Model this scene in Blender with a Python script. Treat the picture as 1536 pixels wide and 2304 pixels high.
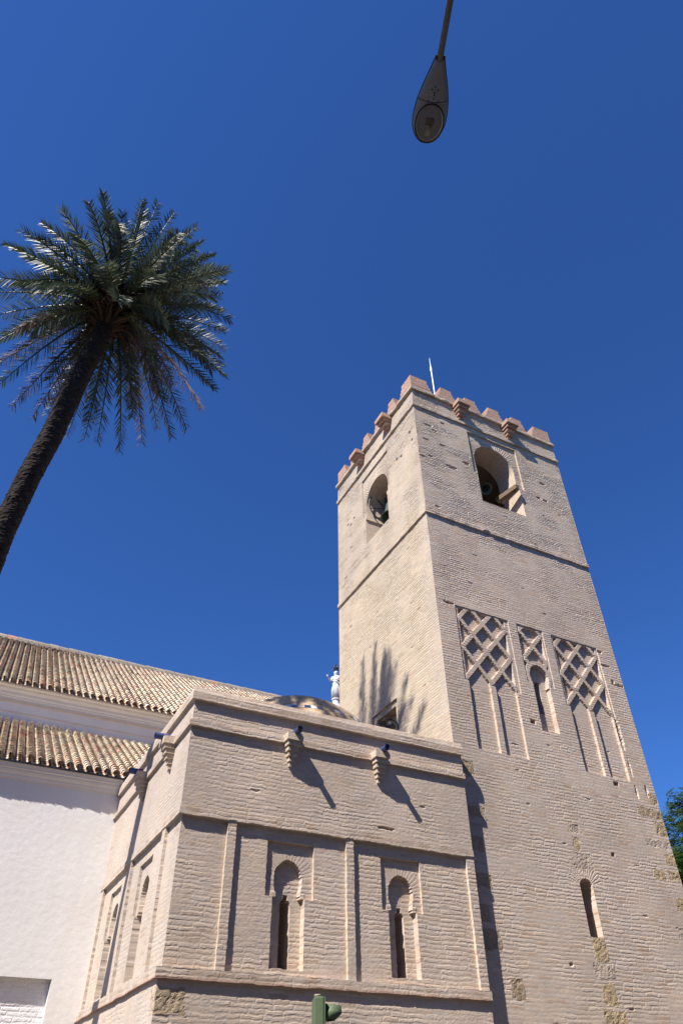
import bpy, bmesh, math, random
import numpy as np
from mathutils import Vector, Matrix, Quaternion

# ------------------------------------------------------------------ scene, camera, light
S = bpy.context.scene
for o in list(bpy.data.objects): bpy.data.objects.remove(o)
COL = S.collection
R = math.radians
CAM = Vector((-8.348, -11.239, 1.6))

cd = bpy.data.cameras.new("camera"); cam = bpy.data.objects.new("camera", cd); COL.objects.link(cam)
cd.sensor_fit = 'VERTICAL'; cd.sensor_height = 36.0; cd.sensor_width = 24.0
cd.lens = 36.0 * 1606.0 / 2304.0
cd.clip_start = 0.05; cd.clip_end = 3000
right = Vector((0.8897, -0.45644, -0.00998)); down = Vector((0.29519, 0.59178, -0.75011)); fwd = Vector((0.34829, 0.66442, 0.66124))
up = -down
mw = Matrix((( right.x, up.x, -fwd.x, CAM.x), (right.y, up.y, -fwd.y, CAM.y), (right.z, up.z, -fwd.z, CAM.z), (0, 0, 0, 1)))
cam.matrix_world = mw
S.camera = cam
S.render.resolution_x = 682; S.render.resolution_y = 1024

SUN_T = Vector((0.915, 0.41, -1.215)).normalized()          # the way the light travels
EL = math.asin(-SUN_T.z)
W = bpy.data.worlds.new("World"); S.world = W; W.use_nodes = True
nt = W.node_tree; nt.nodes.clear()
wo = nt.nodes.new('ShaderNodeOutputWorld'); bg = nt.nodes.new('ShaderNodeBackground'); sk = nt.nodes.new('ShaderNodeTexSky')
sk.sky_type = 'NISHITA'; sk.sun_disc = False; sk.sun_elevation = EL
sk.sun_rotation = math.atan2(-SUN_T.x, -SUN_T.y)
sk.altitude = 0; sk.air_density = 1.0; sk.dust_density = 0.0; sk.ozone_density = 4.0
hs = nt.nodes.new('ShaderNodeMixRGB'); hs.blend_type = 'MULTIPLY'; hs.inputs[0].default_value = 1.0; hs.inputs[2].default_value = (0.31, 0.58, 1.03, 1)   # deep, clear Mediterranean blue
nt.links.new(sk.outputs[0], hs.inputs[1]); nt.links.new(hs.outputs[0], bg.inputs[0])
bg.inputs[1].default_value = 0.074
nt.links.new(bg.outputs[0], wo.inputs[0])

ld = bpy.data.lights.new("sun", 'SUN'); sun = bpy.data.objects.new("sun", ld); COL.objects.link(sun)
ld.energy = 5.0; ld.angle = R(0.53); ld.color = (1.0, 0.93, 0.84)
sun.rotation_euler = SUN_T.to_track_quat('-Z', 'Y').to_euler(); sun.location = (-30, -20, 50)

S.render.engine = 'CYCLES'
S.view_settings.view_transform = 'Standard'; S.view_settings.look = 'None'
S.view_settings.exposure = 0.95; S.view_settings.gamma = 1.0

# ------------------------------------------------------------------ helpers
rng = np.random.default_rng(7)
random.seed(7)

def tag(o, label=None, cat=None, group=None, kind=None):
    if label: o['label'] = label
    if cat: o['category'] = cat
    if group: o['group'] = group
    if kind: o['kind'] = kind
    return o

def thing(name, loc, label, cat, group=None):
    o = bpy.data.objects.new(name, None); COL.objects.link(o); o.location = loc
    o.empty_display_size = 0.3
    return tag(o, label, cat, group)

def mesh_np(name, co, faces, mat, parent=None, vcol=None, smooth=False):
    """co (n,3) world coordinates; faces (m,4) quads; vcol (n,3)"""
    off = np.array(parent.matrix_basis.translation if parent and parent.parent is None else (parent['_off'] if parent and '_off' in parent else (0, 0, 0)), float) if parent else np.zeros(3)
    used, inv = np.unique(faces.ravel(), return_inverse=True)
    c = co[used] - off; f = inv.reshape(faces.shape)
    me = bpy.data.meshes.new(name)
    me.vertices.add(len(c)); me.vertices.foreach_set('co', c.astype(np.float32).ravel())
    m, k = f.shape
    me.loops.add(m * k); me.loops.foreach_set('vertex_index', f.astype(np.int32).ravel())
    me.polygons.add(m)
    me.polygons.foreach_set('loop_start', np.arange(0, m * k, k, dtype=np.int32))
    me.polygons.foreach_set('loop_total', np.full(m, k, dtype=np.int32))
    me.update(calc_edges=True)
    if vcol is not None:
        a = me.color_attributes.new('tint', 'FLOAT_COLOR', 'POINT')
        v = np.ones((len(c), 4), np.float32); v[:, :3] = vcol[used]
        a.data.foreach_set('color', v.ravel())
    me.polygons.foreach_set('use_smooth', np.full(m, smooth, bool))
    me.materials.append(mat)
    o = bpy.data.objects.new(name, me); COL.objects.link(o)
    if parent: o.parent = parent
    return o

class MB:
    """collects shapes in world coordinates; build() links them as one mesh object"""
    def __init__(s): s.v = []; s.f = []; s.c = []; s.cur = (1, 1, 1)
    def add(s, vs, fs, c=None):
        n = len(s.v); s.v += [tuple(v) for v in vs]; s.f += [tuple(i + n for i in f) for f in fs]
        s.c += [c or s.cur] * len(fs); return s
    def box(s, x0, x1, y0, y1, z0, z1, c=None, j=0.0):
        q = lambda: random.uniform(-j, j) if j else 0
        vs = [(x + q(), y + q(), z + q()) for z in (z0, z1) for y in (y0, y1) for x in (x0, x1)]
        return s.add(vs, [(0, 2, 3, 1), (4, 5, 7, 6), (0, 1, 5, 4), (2, 6, 7, 3), (0, 4, 6, 2), (1, 3, 7, 5)], c)
    def tube(s, pts, rad, n=10, c=None, caps=True):
        pts = [Vector(p) for p in pts]
        if not hasattr(rad, '__len__'): rad = [rad] * len(pts)
        vs = []; fs = []; prev = None
        for i, p in enumerate(pts):
            d = (pts[min(i + 1, len(pts) - 1)] - pts[max(i - 1, 0)]).normalized()
            if prev is None:
                a = d.orthogonal().normalized()
            else:
                a = (prev - d * prev.dot(d)).normalized()
            prev = a; b = d.cross(a)
            for k in range(n):
                t = 2 * math.pi * k / n
                vs.append(p + (a * math.cos(t) + b * math.sin(t)) * rad[i])
        for i in range(len(pts) - 1):
            for k in range(n):
                fs.append((i * n + k, i * n + (k + 1) % n, (i + 1) * n + (k + 1) % n, (i + 1) * n + k))
        if caps:
            fs.append(tuple(reversed(range(n)))); fs.append(tuple(range((len(pts) - 1) * n, len(pts) * n)))
        return s.add(vs, fs, c)
    def lathe(s, prof, o=(0, 0, 0), n=24, M=None, c=None, closed=False):
        vs = []; fs = []
        for r, z in prof:
            for k in range(n):
                t = 2 * math.pi * k / n
                p = Vector((r * math.cos(t), r * math.sin(t), z))
                if M: p = M @ p
                vs.append(Vector(o) + p)
        for i in range(len(prof) - 1):
            for k in range(n):
                fs.append((i * n + k, i * n + (k + 1) % n, (i + 1) * n + (k + 1) % n, (i + 1) * n + k))
        return s.add(vs, fs, c)
    def prism(s, poly, fn, d0, d1, c=None):
        """poly of 2-D points; fn(a,b,d)->xyz"""
        n = len(poly)
        vs = [fn(a, b, d0) for a, b in poly] + [fn(a, b, d1) for a, b in poly]
        fs = [tuple(range(n)), tuple(reversed(range(n, 2 * n)))]
        fs += [(i, i + n, (i + 1) % n + n, (i + 1) % n) for i in range(n)]
        return s.add(vs, fs, c)
    def build(s, name, mat, parent=None, smooth=False, recalc=True, color=False, off=None):
        o3 = Vector(off) if off is not None else (parent.location.copy() if parent and parent.parent is None else Vector((0, 0, 0)))
        if parent and parent.parent: o3 = parent.parent.location.copy()
        me = bpy.data.meshes.new(name)
        me.from_pydata([tuple(Vector(v) - o3) for v in s.v], [], s.f)
        if color:
            a = me.color_attributes.new('tint', 'FLOAT_COLOR', 'CORNER')
            arr = []
            for p, c in zip(me.polygons, s.c):
                arr += [c[0], c[1], c[2], 1.0] * p.loop_total
            a.data.foreach_set('color', arr)
        if recalc:
            bm = bmesh.new(); bm.from_mesh(me); bmesh.ops.recalc_face_normals(bm, faces=bm.faces); bm.to_mesh(me); bm.free()
        me.polygons.foreach_set('use_smooth', [bool(smooth)] * len(me.polygons))
        me.materials.append(mat)
        o = bpy.data.objects.new(name, me); COL.objects.link(o)
        if parent: o.parent = parent
        return o

def mat_new(name):
    m = bpy.data.materials.new(name); m.use_nodes = True
    n = m.node_tree; b = n.nodes['Principled BSDF']
    return m, n, b

def noise_mix(n, src, b, scale, amt, detail=6, coord='Object', stretch=None):
    """multiply a colour socket by a noise between 1-amt and 1+amt"""
    tc = n.nodes.new('ShaderNodeTexCoord'); no = n.nodes.new('ShaderNodeTexNoise')
    no.inputs['Scale'].default_value = scale; no.inputs['Detail'].default_value = detail
    if stretch:
        mp = n.nodes.new('ShaderNodeMapping'); mp.inputs['Scale'].default_value = stretch
        n.links.new(tc.outputs[coord], mp.inputs[0]); n.links.new(mp.outputs[0], no.inputs['Vector'])
    else: n.links.new(tc.outputs[coord], no.inputs['Vector'])
    mr = n.nodes.new('ShaderNodeMapRange'); mr.inputs[1].default_value = 0.25; mr.inputs[2].default_value = 0.75
    mr.inputs[3].default_value = 1 - amt; mr.inputs[4].default_value = 1 + amt
    n.links.new(no.outputs[0], mr.inputs[0])
    mx = n.nodes.new('ShaderNodeVectorMath'); mx.operation = 'SCALE'
    n.links.new(src, mx.inputs[0]); n.links.new(mr.outputs[0], mx.inputs['Scale'])
    return mx.outputs[0], no

def bump(n, b, h, strength, dist):
    bp = n.nodes.new('ShaderNodeBump'); bp.inputs['Strength'].default_value = strength; bp.inputs['Distance'].default_value = dist
    n.links.new(h, bp.inputs['Height']); n.links.new(bp.outputs[0], b.inputs['Normal'])

def mat_tint(name, rough=0.9, s1=18, a1=0.10, s2=120, a2=0.10, bd=0.004, spec=0.2):
    m, n, b = mat_new(name)
    at = n.nodes.new('ShaderNodeAttribute'); at.attribute_name = 'tint'
    c, _ = noise_mix(n, at.outputs['Color'], b, s1, a1)
    c, no = noise_mix(n, c, b, s2, a2)
    n.links.new(c, b.inputs['Base Color']); b.inputs['Roughness'].default_value = rough
    b.inputs['Specular IOR Level'].default_value = spec
    if bd: bump(n, b, no.outputs[0], 0.6, bd)
    return m

def mat_plain(name, col, rough=0.8, metal=0.0, s=30, amt=0.12, bd=0.002, spec=0.4, stretch=None):
    m, n, b = mat_new(name)
    rgb = n.nodes.new('ShaderNodeRGB'); rgb.outputs[0].default_value = (*col, 1)
    c, no = noise_mix(n, rgb.outputs[0], b, s, amt, stretch=stretch)
    n.links.new(c, b.inputs['Base Color']); b.inputs['Roughness'].default_value = rough; b.inputs['Metallic'].default_value = metal
    b.inputs['Specular IOR Level'].default_value = spec
    if bd: bump(n, b, no.outputs[0], 0.5, bd)
    return m

def mat_brick(name, c1, c2, mort, course=0.065, length=0.27, rough=0.9):
    m, n, b = mat_new(name)
    ge = n.nodes.new('ShaderNodeNewGeometry'); sx = n.nodes.new('ShaderNodeSeparateXYZ'); n.links.new(ge.outputs['Position'], sx.inputs[0])
    ad = n.nodes.new('ShaderNodeMath'); n.links.new(sx.outputs[0], ad.inputs[0]); n.links.new(sx.outputs[1], ad.inputs[1])
    cb = n.nodes.new('ShaderNodeCombineXYZ'); n.links.new(ad.outputs[0], cb.inputs[0]); n.links.new(sx.outputs[2], cb.inputs[1])
    br = n.nodes.new('ShaderNodeTexBrick'); n.links.new(cb.outputs[0], br.inputs['Vector'])
    br.inputs['Scale'].default_value = 1.0; br.inputs['Brick Width'].default_value = length; br.inputs['Row Height'].default_value = course
    br.inputs['Mortar Size'].default_value = 0.008; br.inputs['Mortar Smooth'].default_value = 0.3
    br.inputs['Color1'].default_value = (*c1, 1); br.inputs['Color2'].default_value = (*c2, 1); br.inputs['Mortar'].default_value = (*mort, 1)
    c, no = noise_mix(n, br.outputs['Color'], b, 20, 0.2)
    n.links.new(c, b.inputs['Base Color']); b.inputs['Roughness'].default_value = rough; b.inputs['Specular IOR Level'].default_value = 0.2
    inv = n.nodes.new('ShaderNodeMath'); inv.operation = 'SUBTRACT'; inv.inputs[0].default_value = 1; n.links.new(br.outputs['Fac'], inv.inputs[1])
    bump(n, b, inv.outputs[0], 0.8, 0.006)
    return m

M_BRICK = mat_tint('limewashed_brick', s1=14, a1=0.08, s2=110, a2=0.10, bd=0.003)
M_STONE = mat_tint('ochre_stone', s1=22, a1=0.22, s2=90, a2=0.3, bd=0.015)
M_REDBRICK = mat_brick('red_brick', (0.40, 0.25, 0.18), (0.31, 0.18, 0.13), (0.42, 0.33, 0.27), course=0.058)
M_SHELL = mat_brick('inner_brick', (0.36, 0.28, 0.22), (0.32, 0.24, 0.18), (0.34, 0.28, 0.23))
M_REVEAL = mat_brick('reveal_brick', (0.50, 0.41, 0.33), (0.46, 0.37, 0.29), (0.47, 0.40, 0.33))
M_PALEBRICK = mat_brick('pale_brick', (0.50, 0.41, 0.33), (0.45, 0.36, 0.28), (0.44, 0.37, 0.30))
M_WHITE = mat_plain('white_render', (0.70, 0.68, 0.665), 0.9, s=1.3, amt=0.05, bd=0.0)
def limewash(name, col):
    m, n, b = mat_new(name)
    rgb = n.nodes.new('ShaderNodeRGB'); rgb.outputs[0].default_value = (*col, 1)
    c, _ = noise_mix(n, rgb.outputs[0], b, 0.9, 0.035)
    c, _ = noise_mix(n, c, b, 1.0, 0.03, stretch=(5, 5, 0.35))
    c, no = noise_mix(n, c, b, 9, 0.018)
    tc = n.nodes.new('ShaderNodeTexCoord'); ns = n.nodes.new('ShaderNodeTexNoise'); ns.inputs['Scale'].default_value = 0.8; ns.inputs['Detail'].default_value = 7; n.links.new(tc.outputs['Object'], ns.inputs['Vector'])
    mr = n.nodes.new('ShaderNodeMapRange'); mr.inputs[1].default_value = 0.52; mr.inputs[2].default_value = 0.75; mr.inputs[3].default_value = 0; mr.inputs[4].default_value = 0.5; n.links.new(ns.outputs[0], mr.inputs[0])
    mx = n.nodes.new('ShaderNodeMixRGB'); mx.inputs[2].default_value = (0.66, 0.60, 0.53, 1); n.links.new(mr.outputs[0], mx.inputs[0]); n.links.new(c, mx.inputs[1])
    n.links.new(mx.outputs[0], b.inputs['Base Color']); b.inputs['Roughness'].default_value = 0.9; b.inputs['Specular IOR Level'].default_value = 0.2
    bump(n, b, no.outputs[0], 0.5, 0.012)
    return m
M_WHITE = limewash("white_limewash", (0.69, 0.675, 0.665))
M_WHITEB = mat_plain('white_brick_infill', (0.70, 0.69, 0.69), 0.9, s=12, amt=0.03, bd=0.004)
M_GREYW = mat_plain('grey_white_render', (0.68, 0.67, 0.68), 0.9, s=2.0, amt=0.05, bd=0.0)
M_TILE = mat_tint('roof_tile', rough=0.85, s1=25, a1=0.22, s2=140, a2=0.15, bd=0.003)
M_LEAD = mat_plain('blue_pipe', (0.035, 0.055, 0.16), 0.45, s=20, amt=0.2)
M_BRONZE = mat_plain('bronze_patina', (0.07, 0.10, 0.09), 0.55, metal=0.3, s=12, amt=0.3)
M_IRON = mat_plain('dark_iron', (0.03, 0.03, 0.033), 0.55, metal=0.3, s=40, amt=0.3)
M_WOOD = mat_plain('old_timber', (0.14, 0.095, 0.06), 0.85, s=18, amt=0.3, stretch=(1, 1, 8))
M_DARKWOOD = mat_plain('dark_timber', (0.06, 0.045, 0.035), 0.85, s=18, amt=0.3, stretch=(1, 1, 8))
M_STEEL = mat_plain('galvanised_steel', (0.75, 0.76, 0.78), 0.4, metal=0.4, s=30, amt=0.1)

# ------------------------------------------------------------------ noise and brickwork height fields
def vnoise(u, v, seed):
    g = np.random.default_rng(seed).random((257, 257)).astype(np.float32)
    iu = np.floor(u).astype(int); iv = np.floor(v).astype(int); fu = u - iu; fv = v - iv
    fu = fu * fu * (3 - 2 * fu); fv = fv * fv * (3 - 2 * fv)
    a = g[iu % 257, iv % 257]; b = g[(iu + 1) % 257, iv % 257]; c = g[iu % 257, (iv + 1) % 257]; d = g[(iu + 1) % 257, (iv + 1) % 257]
    return (a * (1 - fu) + b * fu) * (1 - fv) + (c * (1 - fu) + d * fu) * fv

def fbm(u, v, sc, seed, oct=3):
    t = 0; a = 0.5
    for k in range(oct):
        t = t + a * vnoise(u * sc + 31.7 * k, v * sc + 11.3 * k, seed + k); sc *= 2.1; a *= 0.5
    return t / (1 - 0.5 ** oct)

HASH = np.random.default_rng(99).random(65536)
def h1(a): return HASH[(a.astype(np.int64) * 7919) & 65535]
def h2(a, b, s=0): return HASH[(a.astype(np.int64) * 73856 + b.astype(np.int64) * 19349 + s * 8641) & 65535]

def brick(U, Z, seed, course=0.066, blen=0.27, jd=0.006, tilt=0.006, soft=0.010, wav=0.02, rough=0.003):
    zz = Z + wav * (fbm(U, Z, 0.9, seed) - 0.5) + 0.35 * course * (vnoise(U * 4.0, Z * 9, seed + 5) - 0.5)
    k = np.floor(zz / course); fz = (zz / course - k) * course
    uu = U + 0.02 * (vnoise(U * 5, Z * 7, seed + 9) - 0.5)
    L = blen * (0.75 + 0.5 * h1(k + 17)); q = (uu + h1(k) * blen) / L
    j = np.floor(q); fu = (q - j) * L
    jl = 0.001 + 0.013 * h2(k, j, seed + 30); jh = 0.001 + 0.013 * h2(k, j, seed + 31); ju = 0.001 + 0.014 * h2(k, j, seed + 32)
    dz = np.minimum(fz - jl, course - fz - jh); du = np.minimum(fu - ju, L - fu - 0.003)
    rag = 0.010 * (vnoise(U * 26, Z * 40, seed + 3) - 0.45)
    p = np.clip((np.minimum(dz, du) + rag) / soft, 0, 1); p = p * p * (3 - 2 * p)
    r = h2(k, j, seed); r2 = h2(k, j, seed + 1)
    fade = (0.25 + 0.75 * np.clip(2.2 * vnoise(U * 1.6, Z * 2.6, seed + 4) - 0.45, 0, 1))
    h = -jd * (1 - p) * fade + p * fade * ((r - 0.5) * tilt + (fz / course - 0.5) * (r2 - 0.5) * tilt)
    h = h + rough * (fbm(U, Z * 1.6, 34, seed + 6, 2) - 0.5) + 0.010 * (fbm(U, Z, 0.7, seed + 8, 2) - 0.5)
    return h, p, r, r2, k, j

class Facade:
    """a wall as a real relief: a fine grid displaced outwards by its brickwork, ledges, panels and niches, cut into parts"""
    def __init__(s, us, zs, seed, **kw):
        s.us = us; s.zs = zs; s.seed = seed
        s.U, s.Z = np.meshgrid(us, zs, indexing='ij')
        s.hb, s.p, s.r, s.r2, s.k, s.j = brick(s.U, s.Z, seed, **kw)
        s.H = np.zeros_like(s.U)
        uc = (us[1:] + us[:-1]) / 2; zc = (zs[1:] + zs[:-1]) / 2
        s.UC, s.ZC = np.meshgrid(uc, zc, indexing='ij')
        s.lab = np.zeros(s.UC.shape, int); s.names = {0: ('wall', None)}
        # rough outline of everything that is cut or added: wobble by brick
        s.wu = 0.006 * (h2(s.k, s.k * 0 + 3, seed + 11) - 0.5) + 0.009 * (vnoise(s.U * 0.7, s.Z * 22, seed + 12) - 0.5)
        s.wz = 0.012 * (vnoise(s.U * 4, s.Z * 1.5, seed + 13) - 0.5) + 0.012 * (vnoise(s.U * 18, s.Z * 2, seed + 14) - 0.5)
        e = np.clip(np.minimum(s.U - us[0], us[-1] - s.U) / 0.1, 0, 1); s.wu = s.wu * e; s.wz = s.wz * e * np.clip((zs[-1] - s.Z) / 0.05, 0, 1)
        s.PU = s.U; s.PZ = s.Z
        s.du = us[1] - us[0]
        s.smooth = np.ones_like(s.U)
    def rect(s, u0, u1, z0, z1, P=True):
        u, z = (s.PU, s.PZ) if P else (s.U, s.Z)
        return (u >= u0) & (u <= u1) & (z >= z0) & (z <= z1)
    def cells(s, m):
        return m[:-1, :-1] & m[1:, :-1] & m[:-1, 1:] & m[1:, 1:]
    def cellrect(s, u0, u1, z0, z1):
        return (s.UC >= u0) & (s.UC <= u1) & (s.ZC >= z0) & (s.ZC <= z1)
    def label(s, cm, name, parent=None, only=None):
        i = max(s.names) + 1; s.names[i] = (name, parent)
        if only is not None: cm = cm & (s.lab == only)
        s.lab[cm] = i; return i

def horseshoe(PU, PZ, cu, cz, r, half, zb, zs, point=0.0):
    """horseshoe arch (slightly pointed) over a niche with jambs"""
    k = 1.0 + point
    e = point * r
    left = (PU - (cu + e)) ** 2 + (PZ - cz) ** 2 <= (r + e) ** 2
    rght = (PU - (cu - e)) ** 2 + (PZ - cz) ** 2 <= (r + e) ** 2
    lowr = r - 0.2 * r * np.clip((cz - PZ) / (cz - zs), 0, 1) ** 2          # the sides curve back in towards the springing
    arch = (left & rght & (PZ >= cz)) | ((np.abs(PU - cu) <= lowr) & (PZ < cz) & (PZ >= zs))
    niche = (np.abs(PU - cu) <= half) & (PZ >= zb) & (PZ < zs)
    return arch | niche

def seg_dist(PU, PZ, a, b):
    ax, az = a; bx, bz = b; dx, dz = bx - ax, bz - az
    t = np.clip(((PU - ax) * dx + (PZ - az) * dz) / (dx * dx + dz * dz), 0, 1)
    return np.hypot(PU - ax - t * dx, PZ - az - t * dz)

def base_colour(F, c, var=0.10, mort=None, red=0.0):
    s = F.seed
    c = np.array(c)[None, None, :]
    f = 1 + var * (F.r - 0.5) * 2 * F.p + 0.26 * (fbm(F.U, F.Z, 0.8, s + 20) - 0.5) + 0.16 * (fbm(F.U, F.Z * 0.18, 3.0, s + 21) - 0.5) + 0.14 * (fbm(F.U, F.Z * 2.2, 7.0, s + 24) - 0.5) - 0.22 * np.clip((F.r2 - 0.9) * 10, 0, 1) * F.p * np.clip(fbm(F.U, F.Z, 1.5, s + 25) * 3 - 1.1, 0, 1)
    hue = 0.07 * (fbm(F.U, F.Z, 2.2, s + 22) - 0.5) + 0.10 * (fbm(F.U, F.Z * 1.5, 12, s + 23) - 0.5) + 0.05 * (F.r2 - 0.5) * F.p
    colr = c * f[..., None] * (1 + hue[..., None] * np.array([0.6, 0.0, -1.0]))
    if red:
        g = np.clip((F.r2 - 0.80) * 5, 0, 1) * F.p * red
        colr = colr * (1 - g[..., None] * np.array([0.05, 0.22, 0.32]))
    if mort is not None:
        w = (1 - F.p)[..., None] * 0.6
        colr = colr * (1 - w) + np.array(mort) * w
    return colr

def stones(F, lst, parent, names_only=None):
    for (u0, u1, z0, z1, tone) in lst:
        w = 0.05 * (vnoise(F.U * 7, F.Z * 7, 77) - 0.5) + 0.03 * (vnoise(F.U * 25, F.Z * 25, 78) - 0.5)
        m = (F.U + w >= u0) & (F.U + w <= u1) & (F.Z - w >= z0) & (F.Z - w <= z1)
        n = fbm(F.U, F.Z, 14, 71); pit = np.clip((n - 0.5) * 7, 0, 1)
        pit2 = np.clip((fbm(F.U, F.Z, 30, 75) - 0.56) * 9, 0, 1)
        F.hb[m] = (0.001 + 0.006 * (fbm(F.U, F.Z, 6, 72) - 0.5) - 0.006 * pit - 0.005 * pit2)[m]
        base = np.array(((0.40, 0.305, 0.19), (0.43, 0.35, 0.28), (0.34, 0.26, 0.18))[tone])
        cc = base[None, None, :] * (0.75 + 0.5 * fbm(F.U, F.Z, 9, 73))[..., None]
        F.col[m] = cc[m]
        F.label(F.cells(m), 'stone_block')

def corner_slide(F, d):
    """d(z): how far the corner line moves along u; nearby columns move with it"""
    F.wu = F.wu + d[None, :] * np.clip(1 - F.U / 0.25, 0, 1)

def emit(F, root, mapper, mats, edge=None, subs=None):
    """turn the grid into part meshes. mapper(u,h,z)->xyz arrays; edge(F)->(n,3) replaces column 0"""
    Ht = F.H + F.hb
    X = mapper(F.U + F.wu, Ht, F.Z + F.wz)
    if edge is not None: X[0] = edge
    nu, nz = F.U.shape
    idx = np.arange(nu * nz).reshape(nu, nz)
    q = np.stack([idx[:-1, :-1], idx[1:, :-1], idx[1:, 1:], idx[:-1, 1:]], -1)
    if mats.get('flip'): q = q[..., ::-1]
    co = X.reshape(-1, 3); vc = F.col.reshape(-1, 3)
    out = {}
    for i, (nm, par) in sorted(F.names.items()):
        cm = F.lab == i
        if not cm.any(): continue
        p = out.get(par) if par is not None else root
        if p is None: p = root
        if p is not root: p['_off'] = tuple(root.location)
        out[i] = mesh_np(nm, co, q[cm], mats.get(nm, mats['default']), p, vc)
    for o in out.values():
        if '_off' in o: del o['_off']
    F.X = X
    return out

# ------------------------------------------------------------------ ground
M_ASPH = mat_plain('asphalt', (0.055, 0.055, 0.057), 0.9, s=60, amt=0.25, bd=0.004)
M_PAVE = mat_brick('paving', (0.15, 0.12, 0.095), (0.13, 0.105, 0.085), (0.09, 0.075, 0.06), course=0.4, length=0.6)
M_LINE = mat_plain('road_paint', (0.72, 0.72, 0.70), 0.7, s=30, amt=0.15)
M_KERB = mat_plain('granite_kerb', (0.36, 0.35, 0.34), 0.8, s=60, amt=0.25)
g = MB(); g.add([(-900, -900, -0.14), (900, -900, -0.14), (900, 900, -0.14), (-900, 900, -0.14)], [(0, 1, 2, 3)])
tag(g.build('road', M_ASPH), 'dark asphalt road around the church', 'road', kind='structure')
g = MB(); g.box(-40, 40, -3.6, 30, -0.3, 0.0)
tag(g.build('pavement', M_PAVE), 'pale paved pavement at the foot of the church', 'pavement', kind='structure')
g = MB()
for k in range(60): g.box(-36 + k * 1.2, -36 + k * 1.2 + 1.188, -3.75, -3.602, -0.3, 0.003, j=0.002)
tag(g.build('kerb', M_KERB), 'granite kerb along the church pavement', 'kerb', kind='structure')
g = MB(); g.box(-40, 40, -30, -9.2, -0.3, 0.0)
tag(g.build('pavement', M_PAVE), 'paved pavement on the near side of the road', 'pavement', kind='structure')
g = MB()
for k in range(12): g.add([(-30 + k * 5, -6.55, -0.136), (-28 + k * 5, -6.55, -0.136), (-28 + k * 5, -6.43, -0.136), (-30 + k * 5, -6.43, -0.136)], [(0, 1, 2, 3)])
tag(g.build('road_marking', M_LINE), 'white dashed centre line on the road', 'road marking', kind='structure')

# ------------------------------------------------------------------ unseen houses added behind the camera to keep blue sky light off shaded walls
def added_house(x0, x1, h, col, label):
    y = -17.0; t = thing('added_house', ((x0 + x1) / 2, y, 0), label, 'house', 'unseen houses added to block sky light')
    wm = mat_plain('added_house_render', col, 0.9, s=2, amt=0.06, bd=0); gm = M_HGLASS; n = int((x1 - x0) / 2.4); fl = int(h / 3.4)
    mb = MB(); fr = MB(); wx = []
    cols = [x0 + (k + 0.5) * (x1 - x0) / n for k in range(n)]
    xs = [x0] + [v for c in cols for v in (c - 0.55, c + 0.55)] + [x1]
    zs = [0] + [v for f in range(fl) for v in (0.9 + f * 3.4, 2.7 + f * 3.4)] + [h]
    for i in range(len(xs) - 1):
        for k in range(len(zs) - 1):
            a, b, c, d = xs[i], xs[i + 1], zs[k], zs[k + 1]
            if i % 2 and k % 2:
                mb.add([(a, y, c), (b, y, c), (b, y - .2, c), (a, y - .2, c)], [(0, 1, 2, 3)]); mb.add([(a, y, d), (b, y, d), (b, y - .2, d), (a, y - .2, d)], [(0, 3, 2, 1)])
                mb.add([(a, y, c), (a, y, d), (a, y - .2, d), (a, y - .2, c)], [(0, 3, 2, 1)]); mb.add([(b, y, c), (b, y, d), (b, y - .2, d), (b, y - .2, c)], [(0, 1, 2, 3)])
                w = MB(); w.box(a, b, y - .22, y - .19, c, d); w.build('window', gm, t)
            else: mb.add([(b, y, c), (a, y, c), (a, y, d), (b, y, d)], [(0, 1, 2, 3)])
    mb.add([(x0, y, 0), (x0, y - 9, 0), (x0, y - 9, h), (x0, y, h)], [(0, 3, 2, 1)]); mb.add([(x1, y, 0), (x1, y - 9, 0), (x1, y - 9, h), (x1, y, h)], [(0, 1, 2, 3)])
    mb.add([(x0, y - 9, 0), (x1, y - 9, 0), (x1, y - 9, h), (x0, y - 9, h)], [(0, 1, 2, 3)])
    mb.build('wall', wm, t, recalc=False)
    r = MB(); r.box(x0 - 0.0, x1 + 0.0, y - 9, y + 0.25, h, h + 0.2); r.build('roof', M_PALEBRICK, t)
M_HGLASS = mat_plain('window_glass', (0.03, 0.035, 0.04), 0.1, s=3, amt=0.1, bd=0)
added_house(-40, -28.1, 14.0, (0.50, 0.40, 0.27), 'added ochre house out of view at the far left, blocking sky light')
added_house(-28, -15.1, 15.5, (0.55, 0.52, 0.48), 'added off white house out of view facing the chapel, blocking sky light')
added_house(-15, -3.1, 14.5, (0.45, 0.30, 0.22), 'added terracotta house out of view facing the tower, blocking sky light')
added_house(-3, 11.0, 16.0, (0.52, 0.46, 0.36), 'added cream house out of view right of the terracotta one, blocking sky light')
added_house(11.1, 26, 14.5, (0.50, 0.42, 0.30), 'added sand coloured house out of view at the far right, blocking sky light')

# ------------------------------------------------------------------ the bell tower
TW, TD = 5.43, 4.94
tower = thing('bell_tower', (0, 0, 0), 'tall square brick bell tower with stepped battlements and lattice panels', 'tower')
C_LOW = (0.475, 0.389, 0.318); C_TOP = (0.45, 0.368, 0.290)

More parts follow.
